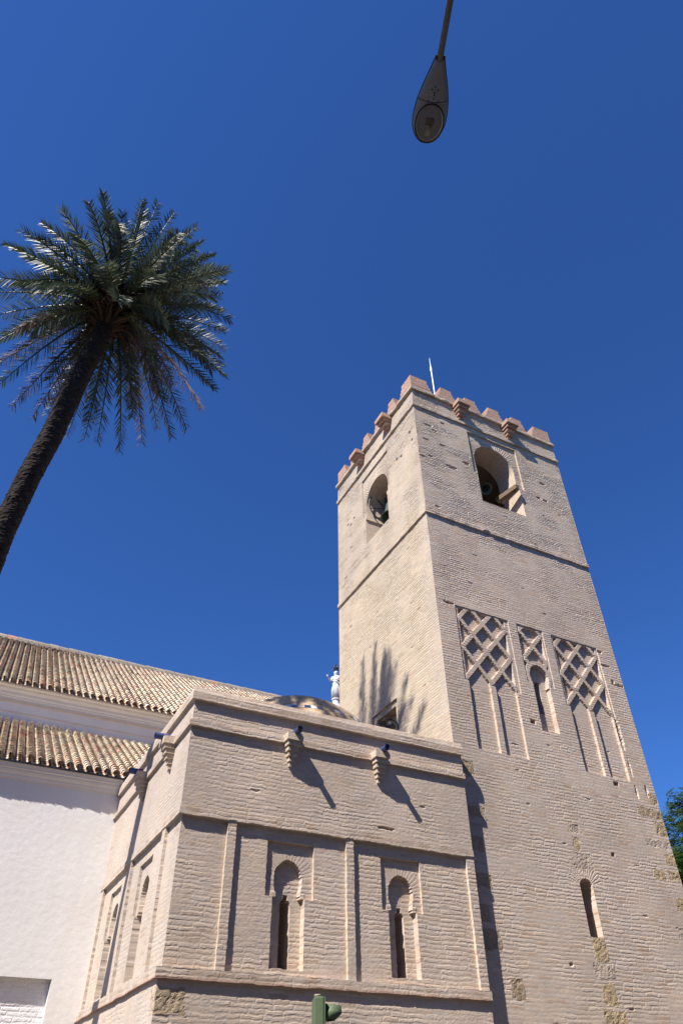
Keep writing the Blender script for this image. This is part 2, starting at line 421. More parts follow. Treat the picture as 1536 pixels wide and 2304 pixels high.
def ugrid(a, b, step, keys):
    return keyed(np.linspace(a, b, int(round((b - a) / step)) + 1), keys)
def keyed(base, keys):
    """a grid with a tight pair of lines at every edge, so that steps are sharp"""
    keys = np.array(sorted(keys)); keys = keys[(keys > base[0] + 0.003) & (keys < base[-1] - 0.003)]
    d = np.abs(base[:, None] - keys[None, :]).min(1); keep = d > 0.0045; keep[0] = keep[-1] = True
    return np.unique(np.round(np.concatenate([base[keep], keys - 0.0012, keys + 0.0012]), 5))
def zgrid(z0, z1, fine, step, coarse=0.5):
    a = np.arange(z0, fine, coarse); b = np.arange(fine, z1 + 1e-6, step); return np.concatenate([a, b])

def tower_common(F, top_tone):
    up = np.clip((F.Z - 9.5) / 5, 0, 1)
    F.hb = F.hb * (0.72 + 0.75 * up)
    for z0, z1, e in ((13.745, 13.86, 0.050), (17.985, 18.09, 0.055), (18.715, 18.83, 0.085)):
        m = F.rect(-1, 99, z0, z1); F.H[m] = e * (0.85 + 0.3 * vnoise(F.U * 6, F.Z * 0, 3))[m]
        F.label(F.cellrect(-1, 99, z0 - 0.014, z1 + 0.014), 'string_course')

def erode(F, pts):
    for (u, z, a, b, d) in pts:
        w = (((F.U - u) / a) ** 2 + ((F.Z - z) / b) ** 2) * (0.6 + 0.8 * vnoise(F.U * 25, F.Z * 25, 41))
        F.hb -= d * np.clip(1.4 - w, 0, 1) * (0.5 + 0.9 * vnoise(F.U * 40, F.Z * 40, 42))

# front face
TZ = keyed(zgrid(0, 18.83, 2.0, 0.0131), [13.745, 13.86, 17.985, 18.09, 18.715, 16.06, 17.77, 9.11, 11.055, 11.01, 7.575, 9.47, 11.04, 8.33, 4.377, 15.98, 17.60, 9.33])
F = Facade(ugrid(0, TW, 0.0185, [1.87, 3.68, 0.515, 2.05, 3.355, 4.85, 0.62, 1.1975, 1.3375, 1.915, 3.455, 4.0325, 4.1725, 4.75, 2.30, 3.10, 2.455, 2.945, 2.645, 2.745, 2.59, 2.905]), TZ, 11, jd=0.0050, tilt=0.0040)
tower_front = F
F.col = base_colour(F, C_LOW, 0.09, red=0.6)
t = np.clip((F.Z - 9 + 2 * (fbm(F.U, F.Z, 0.5, 8) - 0.5)) / 7, 0, 1)[..., None]
F.col = F.col * (1 - t) + base_colour(F, C_TOP, 0.16, mort=(0.40, 0.33, 0.26), red=0.9) * t
tower_common(F, 0)
# belfry arch and its frame
m = F.rect(1.87, 3.68, 16.06, 17.77); F.H[m] = -0.05
F.label(F.cellrect(1.84, 3.71, 16.03, 17.8), 'arch_frame')
AF = dict(c=2.745, cz=16.74, r=0.725, half=0.755, zb=14.955, zs=16.10)
ang = np.arctan2(F.Z - AF['cz'], F.U - AF['c']); rad = np.hypot(F.U - AF['c'], F.Z - AF['cz'])
ring = (rad > AF['r']) & (rad < AF['r'] + 0.30) & (F.Z > AF['cz'] - 0.25) & (F.H < -0.02)
vs_ = ang * (AF['r'] + 0.15) / 0.068; fv = vs_ - np.floor(vs_)
F.hb[ring] = (0.006 * (h1(np.floor(vs_) + 400) - 0.5) - 0.010 * (np.minimum(fv, 1 - fv) < 0.16))[ring]
def arch_half(A, z):
    """half width of the belfry opening at height z: a slightly closing horseshoe over wider jambs"""
    up_ = np.sqrt(np.clip(A['r'] ** 2 - np.clip(z - A['cz'], 0, None) ** 2, 0, None))
    lo_ = A['r'] - 0.035 * np.clip((A['cz'] - z) / (A['cz'] - A['zs']), 0, 1) ** 2
    return np.where(z >= A['cz'], up_, np.where(z >= A['zs'], lo_, A['half']))
def arch_hole(F, A):
    return (np.abs(F.UC - A['c']) < arch_half(A, F.ZC)) & (F.ZC >= A['zb']) & (F.ZC < A['cz'] + A['r'])
holeF = arch_hole(F, AF)
# three lattice (sebka) panels
BAR = 0.052
def panel(F, u0, u1, z0, z1, iu0, iu1, ncol, h, zn, zbot, nich):
    """recessed frame u0..u1, lattice between iu0..iu1 with ncol cells per row, node heights zn + i*h"""
    fr = F.rect(u0, u1, z0, z1); F.H[fr] = -0.022
    pid = F.label(F.cellrect(u0 - 0.02, u1 + 0.02, z0 - 0.02, z1 + 0.02), 'lattice_panel')
    inn = F.rect(iu0, iu1, zn[0], z1 - 0.045)
    p = (iu1 - iu0) / ncol / 2
    d = np.full(F.U.shape, 9.0)
    def node(i, k): return (iu0 + k * p, zn[1] + i * h)
    for i in range(zn[2], zn[3]):
        for k in range(0, 2 * ncol + 1):
            if (i + k) % 2: continue
            for dk in (-1, 1):
                if 0 <= k + dk <= 2 * ncol:
                    d = np.minimum(d, seg_dist(F.PU, F.PZ, node(i, k), node(i + 1, k + dk)))
    return pid, inn, d, p

def niches(F, lst, z0, depth):
    for a, b in lst:
        m = F.rect(a, b, z0, 9.6); F.H[m] = np.minimum(F.H, -depth)[m]

LD = 0.085
for (u0, u1, iu0, iu1) in ((0.515, 2.05, 0.60, 1.935), (3.355, 4.85, 3.435, 4.77)):
    ztop = 11.055 if u0 < 1 else 11.01
    h = 0.385; zb = 9.20
    pid, inn, d, p = panel(F, u0, u1, 9.11, ztop, iu0, iu1, 2, h, (9.10, zb, 0, 6), None, None)
    # which points lie below the lowest zigzag of bars
    ph = ((F.PU - iu0) / p) % 2; zig = zb + h * np.where(ph < 1, ph, 2 - ph)
    lat = inn & (F.PZ > zig - 0.02)
    F.H[lat] = -LD
    mid = (iu0 + iu1) / 2
    nic = ((F.rect(iu0 + 0.02, mid - 0.07, 7.575, 9.7) | F.rect(mid + 0.07, iu1 - 0.02, 7.575, 9.7)) & (F.PZ < zig + 0.02))
    F.H[nic] = -0.062
    bars = (d < BAR) & (F.PZ < ztop - 0.045) & (F.PU > iu0 - 0.03) & (F.PU < iu1 + 0.03)
    F.H[bars] = -0.012
    F.label(F.cellrect(iu0, iu1, 7.56, 9.09), 'blind_niche', pid)
    cb = F.cells((d < BAR + 0.03) & (F.PU > iu0 - 0.03) & (F.PU < iu1 + 0.03) & (F.PZ < ztop - 0.03) & (F.PZ > 9.1))
    F.label(cb, 'lattice', pid)
# the middle panel with its horseshoe window
pid, inn, d, p = panel(F, 2.30, 3.10, 9.47, 11.04, 2.36, 3.035, 1, 0.385, (9.80, 10.12, -1, 3), None, None)
cut = inn & (F.PZ > 9.75)
F.H[cut] = -LD
bars = (d < BAR) & inn; F.H[bars] = -0.012
ext = np.hypot(F.PU - 2.70, F.PZ - 9.72) < 0.375; ext &= F.PZ > 9.42
F.H[ext] = -0.012
F.label(F.cells((d < BAR + 0.03) & inn), 'lattice', pid)
hs_ = horseshoe(F.PU, F.PZ, 2.70, 9.70, 0.265, 0.245, 8.33, 9.43, 0.12)
F.H[hs_] = -0.13
wid = F.label(F.cellrect(2.40, 3.0, 8.31, 10.1) & F.cells(ext | hs_), 'window', pid)
sl = F.rect(2.62, 2.745, 8.80, 9.60); F.H[sl] = -0.45
# the low slit window
sl = (F.rect(2.59, 2.905, 4.377, 5.215)) | ((np.hypot(F.PU - 2.7475, F.PZ - 5.215) < 0.158) & (F.PZ > 5.2))
F.H[sl] = -0.45
for z_ in range(0):
    pass
F.label(F.cellrect(2.56, 2.93, 4.35, 5.40), 'slit_window')
rad = np.hypot(F.U - 2.7475, F.Z - 5.215); ang = np.arctan2(F.Z - 5.215, F.U - 2.7475)
ring = (rad > 0.165) & (rad < 0.42) & (F.Z > 5.3); vs_ = ang * 0.3 / 0.05; fv = vs_ - np.floor(vs_)
F.hb[ring] = (-0.006 * (np.minimum(fv, 1 - fv) < 0.18))[ring]
# putlog holes and scars
for (u, z, a, b) in ((4.28, 7.45, 0.075, 0.045), (2.22, 8.49, 0.075, 0.05), (3.66, 5.92, 0.05, 0.03)):
    m = F.rect(u - a, u + a, z - b, z + b); F.H[m] = -0.16
erode(F, [(0.435, 17.32, .12, .04, .05), (0.99, 17.67, .07, .04, .05), (0.64, 17.18, .10, .03, .04), (0.86, 16.67, .08, .04, .05), (0.3, 16.66, .12, .03, .04),
          (0.11, 15.9, .12, .03, .05), (0.385, 16.0, .08, .03, .04), (1.09, 15.88, .17, .05, .06), (1.64, 16.28, .10, .05, .05), (4.5, 16.69, .10, .045, .06),
          (4.18, 15.97, .07, .04, .07), (4.44, 15.95, .07, .04, .07), (0.4, 14.1, .08, .03, .03), (0.35, 11.06, .14, .03, .06), (5.0, 10.55, .16, .03, .05),
          (5.1, 10.12, .05, .05, .05), (4.93, 10.93, .08, .04, .05), (5.28, 10.05, .2, .03, .06), (1.9, 13.75, .12, .04, .04), (4.83, 8.7, .05, .35, .04), (4.86, 7.9, .03, .2, .03),
          (4.85, 7.35, .03, .14, .04), (5.18, 7.42, .04, .12, .03), (2.0, 3.9, .05, .03, .03), (3.2, 3.3, .06, .02, .03), (4.3, 3.0, .06, .02, .03)])
E_ = [(float(a), float(b), .04 + .05 * random.random(), .010 + .010 * random.random(), .014) for a, b in zip(rng.uniform(0.1, 5.3, 34), np.concatenate([rng.uniform(2.4, 9, 14), rng.uniform(11.2, 18, 20)]))]
erode(F, E_)
stones(F, [(2.57, 2.95, 6.22, 6.39, 1), (2.65, 2.83, 5.89, 6.13, 0), (2.60, 2.92, 3.99, 4.36, 0), (2.52, 3.02, 3.73, 3.94, 1), (2.60, 2.92, 3.33, 3.64, 0), (2.51, 3.03, 3.06, 3.26, 0),
           (0.58, 0.86, 3.34, 3.62, 2), (5.17, 5.5, 7.16, 7.40, 0), (4.74, 5.5, 6.84, 7.04, 2), (5.11, 5.5, 6.47, 6.79, 0), (4.70, 5.5, 6.22, 6.36, 1), (5.16, 5.5, 5.90, 6.10, 0),
           (4.71, 5.01, 5.55, 5.77, 0), (5.10, 5.5, 5.58, 5.79, 0), (2.54, 3.04, 5.54, 5.84, 1), (0.10, 0.42, 5.57, 5.83, 2), (0.03, 0.56, 6.19, 6.39, 2), (0.03, 0.36, 4.43, 4.71, 2),
           (0.03, 0.52, 4.00, 4.32, 2), (0.03, 0.44, 7.0, 7.28, 2), (0.03, 0.5, 4.95, 5.2, 2), (5.1, 5.5, 5.0, 5.25, 0), (4.9, 5.5, 4.5, 4.7, 1), (5.15, 5.5, 4.0, 4.3, 0)], tower)
F.hb[:, -1] -= 0.004

# left face
# share the z levels with the front so the corner closes: re-sample by index
zsF = F.zs
G = Facade(ugrid(0, TD, 0.024, [1.62, 3.25, 2.0, 3.2, 2.14, 3.06]), zsF, 23, jd=0.0050, tilt=0.0040)
G.col = base_colour(G, (0.42, 0.355, 0.285), 0.08, red=0.3)
yel = base_colour(G, (0.40, 0.33, 0.24), 0.18, mort=(0.48, 0.42, 0.355), red=0.3)
t = (np.clip((14.2 - G.Z + 3.0 * (fbm(G.U, G.Z, 0.45, 61) - 0.5)) / 1.5, 0, 1) * np.clip(0.2 + 1.5 * fbm(G.U, G.Z, 0.55, 62), 0, 1) * np.clip((G.U - 0.15) * 1.6, 0, 1))[..., None]
G.col = G.col * (1 - t) + yel * t
tower_common(G, 0)
m = G.rect(1.62, 3.25, 15.98, 17.60); G.H[m] = -0.045
G.label(G.cellrect(1.6, 3.27, 15.95, 17.62), 'arch_frame')
AL = dict(c=2.435, cz=16.42, r=0.655, half=0.66, zb=14.915, zs=15.87)
ang = np.arctan2(G.Z - AL['cz'], G.U - AL['c']); rad = np.hypot(G.U - AL['c'], G.Z - AL['cz'])
ring = (rad > AL['r']) & (rad < AL['r'] + 0.30) & (G.Z > AL['cz'] - 0.2) & (G.H < -0.02)
vs_ = ang * (AL['r'] + 0.15) / 0.068; fv = vs_ - np.floor(vs_)
G.hb[ring] = (0.006 * (h1(np.floor(vs_) + 700) - 0.5) - 0.010 * (np.minimum(fv, 1 - fv) < 0.16))[ring]
holeL = arch_hole(G, AL)
# the small door above the chapel roof
m = G.rect(2.00, 3.20, 7.2, 9.47); G.H[m] = -0.05
m = G.rect(2.14, 3.06, 7.2, 9.33); G.H[m] = -0.30
G.label(G.cellrect(1.97, 3.23, 7.1, 9.5), 'doorway')
erode(G, [(0.37, 17.14, .05, .06, .05), (0.28, 16.74, .05, .04, .04), (3.82, 16.51, .05, .03, .06), (4.07, 16.4, .06, .03, .05), (4.25, 16.54, .05, .03, .05), (1.15, 16.72, .07, .04, .04), (0.9, 16.64, .06, .04, .04)])
erode(G, [(float(a), float(b), .05 + .05 * random.random(), .010 + .01 * random.random(), .014) for a, b in zip(rng.uniform(0.15, 4.8, 20), rng.uniform(8, 18, 20))])

# the corner they share
ec = np.stack([-(G.H + G.hb)[0], -(F.H + F.hb)[0], F.zs], -1)
c0 = (F.col[0] + G.col[0]) / 2; F.col[0] = c0; G.col[0] = c0
corner_slide(F, ec[:, 0]); corner_slide(G, ec[:, 1])

def snap_hole(F, X, A, hole, axis):
    """move the rim of the hole on to the true outline"""
    rim = np.zeros(F.U.shape, bool)
    rim[:-1, :-1] |= hole; rim[1:, :-1] |= hole; rim[:-1, 1:] |= hole; rim[1:, 1:] |= hole
    full = np.zeros((F.U.shape[0] + 1, F.U.shape[1] + 1), bool); full[1:-1, 1:-1] = hole
    allin = full[:-1, :-1] & full[1:, :-1] & full[:-1, 1:] & full[1:, 1:]
    rim &= ~allin
    for i, j in zip(*np.nonzero(rim)):
        u, z = F.U[i, j], F.Z[i, j]
        if z >= A['cz']:
            d = math.hypot(u - A['c'], z - A['cz'])
            if abs(d - A['r']) < 0.045:
                u = A['c'] + (u - A['c']) * A['r'] / d; z = A['cz'] + (z - A['cz']) * A['r'] / d
        else:
            hw = float(arch_half(A, np.float64(z)))
            if abs(abs(u - A['c']) - hw) < 0.022: u = A['c'] + math.copysign(hw, u - A['c'])
        X[i, j, axis] = u; X[i, j, 2] = z
    return rim

def emit_holed(F, root, mapper, mats, edge, A, hole, axis, depth, inward):
    F.lab[hole] = -1
    Ht = F.H + F.hb; X = mapper(F.U + F.wu, Ht, F.Z + F.wz); X[0] = edge
    snap_hole(F, X, A, hole, axis)
    F.X = X
    nu, nz = F.U.shape
    idx = np.arange(nu * nz).reshape(nu, nz)
    q = np.stack([idx[:-1, :-1], idx[1:, :-1], idx[1:, 1:], idx[:-1, 1:]], -1)
    if mats.get('flip'): q = q[..., ::-1]
    co = X.reshape(-1, 3); vc = F.col.reshape(-1, 3); out = {}
    for i, (nm, par) in sorted(F.names.items()):
        cm = F.lab == i
        if not cm.any(): continue
        p = out[par] if (par is not None and par in out) else root
        if p is not root: p['_off'] = tuple(root.location)
        out[i] = mesh_np(nm, co, q[cm], mats.get(nm, mats['default']), p, vc)
    for o in out.values():
        if '_off' in o: del o['_off']
    # reveal: the rim edges pushed inwards
    fc = q[hole]; edges = {}
    for f in fc:
        for k in range(4):
            a, b = int(f[k]), int(f[(k + 1) % 4]); key = (min(a, b), max(a, b))
            edges[key] = None if key in edges else (a, b)
    mb = MB(); inw = Vector(inward) * depth
    for e in edges.values():
        if e is None: continue
        a, b = Vector(co[e[0]]), Vector(co[e[1]])
        mb.add([a, b, b + inw, a + inw], [(0, 1, 2, 3)])
    mb.build('arch_reveal', M_REVEAL, root, recalc=False)
    return out

mats = dict(default=M_BRICK, stone_block=M_STONE)
front_map = lambda u, h, z: np.stack([u, -h, z], -1)
left_map = lambda u, h, z: np.stack([-h, u, z], -1)
emit_holed(F, tower, front_map, mats, ec, AF, holeF, 0, 0.75, (0, 1, 0))
emit_holed(G, tower, left_map, dict(mats, flip=True), ec, AL, holeL, 1, 0.75, (1, 0, 0))

# hidden sides, floors, and the dark inside of the bell chamber
mb = MB()
mb.add([(TW, 0.0, 0), (TW, TD, 0), (TW, TD, 18.83), (TW, 0.0, 18.83)], [(0, 1, 2, 3)])
mb.add([(TW, TD, 0), (0, TD, 0), (0, TD, 18.83), (TW, TD, 18.83)], [(0, 1, 2, 3)])
mb.build('rear_wall', M_PALEBRICK, tower, recalc=False)
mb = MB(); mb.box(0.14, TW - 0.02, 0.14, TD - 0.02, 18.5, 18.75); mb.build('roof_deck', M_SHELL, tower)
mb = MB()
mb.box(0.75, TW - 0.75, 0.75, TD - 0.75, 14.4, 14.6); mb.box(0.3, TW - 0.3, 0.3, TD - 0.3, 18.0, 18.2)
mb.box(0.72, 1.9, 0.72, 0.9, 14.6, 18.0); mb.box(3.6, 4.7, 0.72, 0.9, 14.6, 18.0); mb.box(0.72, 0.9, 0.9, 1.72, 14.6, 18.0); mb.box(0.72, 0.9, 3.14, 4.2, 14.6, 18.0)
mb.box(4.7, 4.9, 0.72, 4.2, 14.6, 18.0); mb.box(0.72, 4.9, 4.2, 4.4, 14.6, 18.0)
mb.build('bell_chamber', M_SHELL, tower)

# merlons
def merlon(axis, c0, c1, first, last):
    """stepped merlon between c0 and c1 along a wall; corner ones keep a plain outer end"""
    mb = MB(); z = 18.825; n = 5; H = 0.64; st = 0.047
    for k in range(n):
        a = c0 + (0 if first else st * k); b = c1 - (0 if last else st * k)
        z1 = z + (0.17 if k == n - 1 else 0.1175)
        if axis == 'f': mb.box(a, b, 0.012, 0.37, z, z1, j=0.004)
        elif axis == 'b': mb.box(a, b, TD - 0.37, TD - 0.012, z, z1, j=0.004)
        elif axis == 'l': mb.box(0.012, 0.37, a, b, z, z1, j=0.004)
        else: mb.box(TW - 0.37, TW - 0.012, a, b, z, z1, j=0.004)
        z = z1 - 0.0005
    return mb
pf = (TW - 0.84) / 5; pl = (TD - 0.74) / 5
for ax in 'fb':
    for k in range(6):
        mb = merlon(ax, 0.012 + k * pf, k * pf + 0.80 + (0.03 if k == 5 else 0), k == 0, k == 5)
        if k in (0, 5):     # the corner merlon turns the corner
            o = 'l' if k == 0 else 'r'
            ca, cb = (0.385, 0.72) if ax == 'f' else (TD - 0.72, TD - 0.385)
            mm = merlon(o, ca, cb, ax == 'f', ax == 'b'); mb.v_n = len(mb.v)
            n = len(mb.v); mb.v += mm.v; mb.f += [tuple(i + n for i in f) for f in mm.f]; mb.c += mm.c
        mb.build('merlon', M_REDBRICK, tower)
for ax in 'lr':
    for k in range(1, 5):
        merlon(ax, 0.03 + k * pl, k * pl + 0.71, False, False).build('merlon', M_REDBRICK, tower)

def corbel(mb, axis, c, base, ztop, w, prot, hgt, n, wmin):
    """inverted stepped bracket growing out of the wall"""
    for k in range(n):
        f = k / (n - 1); ww = w * (1 - f) + wmin * f; pp = prot * (1 - f) + 0.05 * f
        z1 = ztop - hgt * k / n; z0 = ztop - hgt * (k + 1) / n - 0.001
        if k == 0: z1 += 0.05
        if axis == 'f': mb.box(c - ww / 2, c + ww / 2, base - pp, base + 0.06, z0, z1, j=0.004)
        else: mb.box(base - pp, base + 0.06, c - ww / 2, c + ww / 2, z0, z1, j=0.004)
for axis, cs in (('f', (1.68, 3.53)), ('l', (1.43, 3.17))):
    for c in cs:
        mb = MB(); corbel(mb, axis, c, 0.0, 18.70, 0.46, 0.36, 0.52, 5, 0.12)
        mb.build('waterspout', M_REDBRICK, tower)
mb = MB(); mb.tube([(2.75, 2.3, 18.7), (2.75, 2.3, 23.9)], 0.026, 8); mb.tube([(2.75, 2.3, 23.9), (2.75, 2.3, 24.15)], [0.045, 0.04], 8); mb.tube([(2.75, 2.3, 24.15), (2.75, 2.3, 24.75)], [0.022, 0.005], 8)
mb.build('lightning_rod', M_STEEL, tower)
# timber beam jutting from the belfry jamb
mb = MB()
a = Vector((3.30, -0.13, 15.93)); b = Vector((3.12, 0.6, 15.90)); d = (b - a).normalized(); s_ = d.cross(Vector((0, 0, 1))).normalized(); u_ = s_.cross(d)
mb.add([p + s_ * i * 0.075 + u_ * k * 0.075 for p in (a, b) for i, k in ((-1, -1), (1, -1), (1, 1), (-1, 1))], [(0, 1, 2, 3), (7, 6, 5, 4), (0, 4, 5, 1), (1, 5, 6, 2), (2, 6, 7, 3), (3, 7, 4, 0)])
mb.build('timber_beam', M_WOOD, tower)

# bells
BELL = [(0.0, 0.62), (0.10, 0.62), (0.20, 0.59), (0.25, 0.50), (0.27, 0.36), (0.31, 0.20), (0.38, 0.07), (0.44, 0.0), (0.42, -0.01), (0.36, 0.06), (0.28, 0.20), (0.24, 0.36), (0.21, 0.48), (0.0, 0.54)]
def bell(loc, sc, axis, label, tilt=0.0, wheel=True):
    t = thing('bell', loc, label, 'bell', 'bells hanging in the tower openings')
    Mx = Matrix.Rotation(tilt, 3, axis)
    mb = MB(); mb.lathe([(r * sc, (z - 0.7) * sc) for r, z in BELL], loc, 28, Mx); mb.build('bell_body', M_BRONZE, t, smooth=True)
    mb = MB(); mb.tube([Vector(loc) + Mx @ Vector((0, 0, -0.15 * sc)), Vector(loc) + Mx @ Vector((0, 0, -0.66 * sc))], [0.02 * sc, 0.045 * sc], 8); mb.build('clapper', M_IRON, t)
    ax = Vector((1, 0, 0)) if axis == 'X' else Vector((0, 1, 0))
    sd = Vector((0, 1, 0)) if axis == 'X' else Vector((1, 0, 0))
    L0 = Vector(loc)
    mb = MB()
    for k, (hw, z0, z1) in enumerate(((0.40, -0.06, 0.10), (0.34, 0.102, 0.36), (0.22, 0.362, 0.62))):
        P = [Mx @ (ax * (hw * sc * i) + sd * (0.10 * sc * j) + Vector((0, 0, z * sc))) + L0 for z in (z0, z1) for j in (-1, 1) for i in (-1, 1)]
        mb.add(P, [(0, 2, 3, 1), (4, 5, 7, 6), (0, 1, 5, 4), (2, 6, 7, 3), (0, 4, 6, 2), (1, 3, 7, 5)])
    mb.build('headstock', M_DARKWOOD, t)
    mb = MB()
    mb.tube([L0 - ax * 0.75 * sc, L0 + ax * 0.75 * sc], 0.03 * sc, 8)
    for i in (-0.2, -0.07, 0.07, 0.2):
        mb.tube([L0 + Mx @ (ax * i * sc + sd * 0.115 * sc + Vector((0, 0, 0.6 * sc))), L0 + Mx @ (ax * i * sc + sd * 0.115 * sc + Vector((0, 0, -0.1 * sc)))], 0.014 * sc, 6)
    mb.build('iron_straps', M_IRON, t)
    if wheel:
        mb = MB(); n = 40; rr = 0.62 * sc; ctr = L0 + ax * 0.44 * sc * (1 if axis == 'Y' else -1)
        mb.tube([ctr + (sd * math.cos(2 * math.pi * k / n) + Vector((0, 0, 1)) * math.sin(2 * math.pi * k / n)) * rr for k in range(n + 1)], 0.022 * sc, 6)
        for k in range(3):
            d = sd * math.cos(k * math.pi / 3 + .3) + Vector((0, 0, 1)) * math.sin(k * math.pi / 3 + .3)
            mb.tube([ctr - d * rr, ctr + d * rr], 0.016 * sc, 6)
        mb.build('bell_wheel', M_IRON, t)
    return t
bell((0.70, 2.56, 16.5), 0.98, 'Y', 'green bronze bell with a wheel in the sunlit left belfry arch', 0.0)
bell((2.80, 0.80, 16.52), 0.42, 'X', 'small dark bell seen from below in the front belfry arch', R(-35), wheel=False)

# ------------------------------------------------------------------ the low chapel in front
CX, CY = -5.40, -0.20; CD = 5.10      # corner; depth of the left side up to the white wall
chapel = thing('chapel', (CX, CY, 0), 'low square brick chapel with arched blind windows at the foot of the tower', 'chapel')
zc_ = keyed(zgrid(0, 7.46, 1.9, 0.0131), [3.243, 3.375, 5.37, 5.485, 6.765, 6.865, 7.23, 5.19, 5.18, 5.17, 4.395, 4.385, 4.40, 3.465])
def chapel_common(F):
    rec = F.rect(-1, 99, 3.375, 5.37); F.H[rec] = -0.052
    up = F.rect(-1, 99, 5.37, 5.485); F.H[up] = 0.016
    lo = F.rect(-1, 99, 3.243, 3.375); F.H[lo] = 0.05
    s2 = F.rect(-1, 99, 6.765, 6.865); F.H[s2] = 0.055
    s1 = F.rect(-1, 99, 7.23, 7.9); F.H[s1] = (0.06 - 0.022 * np.clip((F.Z - 7.36) / 0.10, 0, 1))[s1]
    for z0, z1 in ((3.23, 3.39), (5.36, 5.50), (6.75, 6.88), (7.215, 8)):
        F.label(F.cellrect(-1, 99, z0, z1), 'string_course')
def pilaster(F, a, b):
    m = F.rect(a, b, 3.375, 5.38); F.H[m] = 0.0
def blind(F, a, b, c, alf, ni, arch, label=True):
    pid = F.label(F.cellrect(a, b, 3.39, 5.36), 'blind_panel') if label else 0
    m = F.rect(*alf); F.H[m] = -0.10
    hs_ = horseshoe(F.PU, F.PZ, c, arch[0], arch[1], ni[0], ni[1], 4.43, 0.22)
    F.H[hs_] = -0.185
    # little brackets where the arch springs
    for sgn in (-1, 1):
        br = F.rect(min(c + sgn * 0.20, c + sgn * 0.29), max(c + sgn * 0.20, c + sgn * 0.29), 4.40, 4.47); F.H[br] = -0.09
    rad = np.hypot(F.U - c, F.Z - arch[0]); ang = np.arctan2(F.Z - arch[0], F.U - c)
    ring = (rad > arch[1] + 0.02) & (rad < arch[1] + 0.2) & (F.Z > arch[0]) & (F.H < -0.08) & ~hs_
    vs_ = ang * 0.33 / 0.055; fv = vs_ - np.floor(vs_)
    F.hb[ring] = (0.003 * (h1(np.floor(vs_) + 90) - 0.5) - 0.002 * (np.minimum(fv, 1 - fv) < 0.18))[ring]
    sl = F.rect(c - 0.085, c + 0.085, ni[1], 4.30) | ((np.hypot((F.U - c) / 0.085, (F.Z - 4.30) / 0.10) < 1) & (F.Z >= 4.29)) | (F.rect(c - 0.035, c + 0.035, 4.3, 4.46))
    F.H[sl] = -0.55
    F.label(F.cells(hs_ | sl), 'arched_window', pid)

C1 = Facade(ugrid(0, 5.40, 0.016, [0.785, 0.925, 2.845, 2.985, 5.235, 1.475, 2.28, 3.51, 4.28, 1.597, 2.133, 3.627, 4.163, 1.78, 1.95, 3.81, 3.98]), zc_, 31, jd=0.0030, tilt=0.0030, wav=0.035, rough=0.0032)
C1.col = base_colour(C1, (0.475, 0.389, 0.318), 0.05, red=0.25)
chapel_common(C1)
for a, b in ((0.785, 0.925), (2.845, 2.985), (5.235, 5.5)): pilaster(C1, a, b)
blind(C1, 0.94, 2.83, 1.865, (1.475, 2.28, 4.395, 5.19), (0.268, 3.465), (4.665, 0.235))
blind(C1, 3.0, 5.22, 3.895, (3.51, 4.28, 4.385, 5.18), (0.268, 3.468), (4.66, 0.232))
# weathering: ochre and grey stains on the ledges
def ledge_wear(F):
    for z in (3.31, 5.45, 6.83, 7.3, 7.45):
        w = np.clip(1 - np.abs(F.Z - z) / 0.07, 0, 1) * np.clip(3 * fbm(F.U, F.Z, 5, F.seed + 50) - 1.2, 0, 1)
        F.col *= 1 - 0.30 * w[..., None] * np.array([0.75, 1.0, 1.25])
    w = np.clip(1 - np.abs(F.Z - 3.25) / 0.03, 0, 1)[..., None]
    F.col *= 1 - w * np.array([0.05, 0.22, 0.28])
ledge_wear(C1)
erode(C1, [(3.62, 5.63, .16, .025, .03), (1.2, 5.9, .08, .02, .02), (4.4, 6.1, .06, .02, .02)])
stones(C1, [(0.0, 0.40, 2.86, 3.16, 2), (0.0, 0.33, 2.45, 2.75, 0), (0.0, 0.45, 2.05, 2.32, 2)], chapel)
C2 = Facade(ugrid(0, CD, 0.014, [0.73, 0.92, 2.78, 2.98, 4.90, 1.50, 2.28, 3.53, 4.31, 1.622, 2.158, 3.652, 4.188, 1.805, 1.975, 3.835, 4.005]), zc_, 37, jd=0.0022, tilt=0.0022, wav=0.035)
C2.col = base_colour(C2, (0.44, 0.375, 0.32), 0.04, red=0.15)
chapel_common(C2)
for a, b in ((0.73, 0.92), (2.78, 2.98), (4.90, 5.2)): pilaster(C2, a, b)
blind(C2, 0.94, 2.77, 1.89, (1.50, 2.28, 4.40, 5.17), (0.268, 3.465), (4.66, 0.235))
blind(C2, 3.0, 4.88, 3.92, (3.53, 4.31, 4.40, 5.17), (0.268, 3.465), (4.66, 0.235))
ledge_wear(C2)
stones(C2, [(0.0, 0.22, 2.86, 3.16, 1), (0.0, 0.3, 2.45, 2.75, 1)], chapel)
ec = np.stack([CX - (C2.H + C2.hb)[0], CY - (C1.H + C1.hb)[0], C1.zs], -1)
c0 = (C1.col[0] + C2.col[0]) / 2; C1.col[0] = c0; C2.col[0] = c0
corner_slide(C1, ec[:, 0] - CX); corner_slide(C2, ec[:, 1] - CY)
emit(C1, chapel, lambda u, h, z: np.stack([CX + u, CY - h, z], -1), mats, ec)
emit(C2, chapel, lambda u, h, z: np.stack([CX - h, CY + u, z], -1), dict(mats, flip=True), ec)
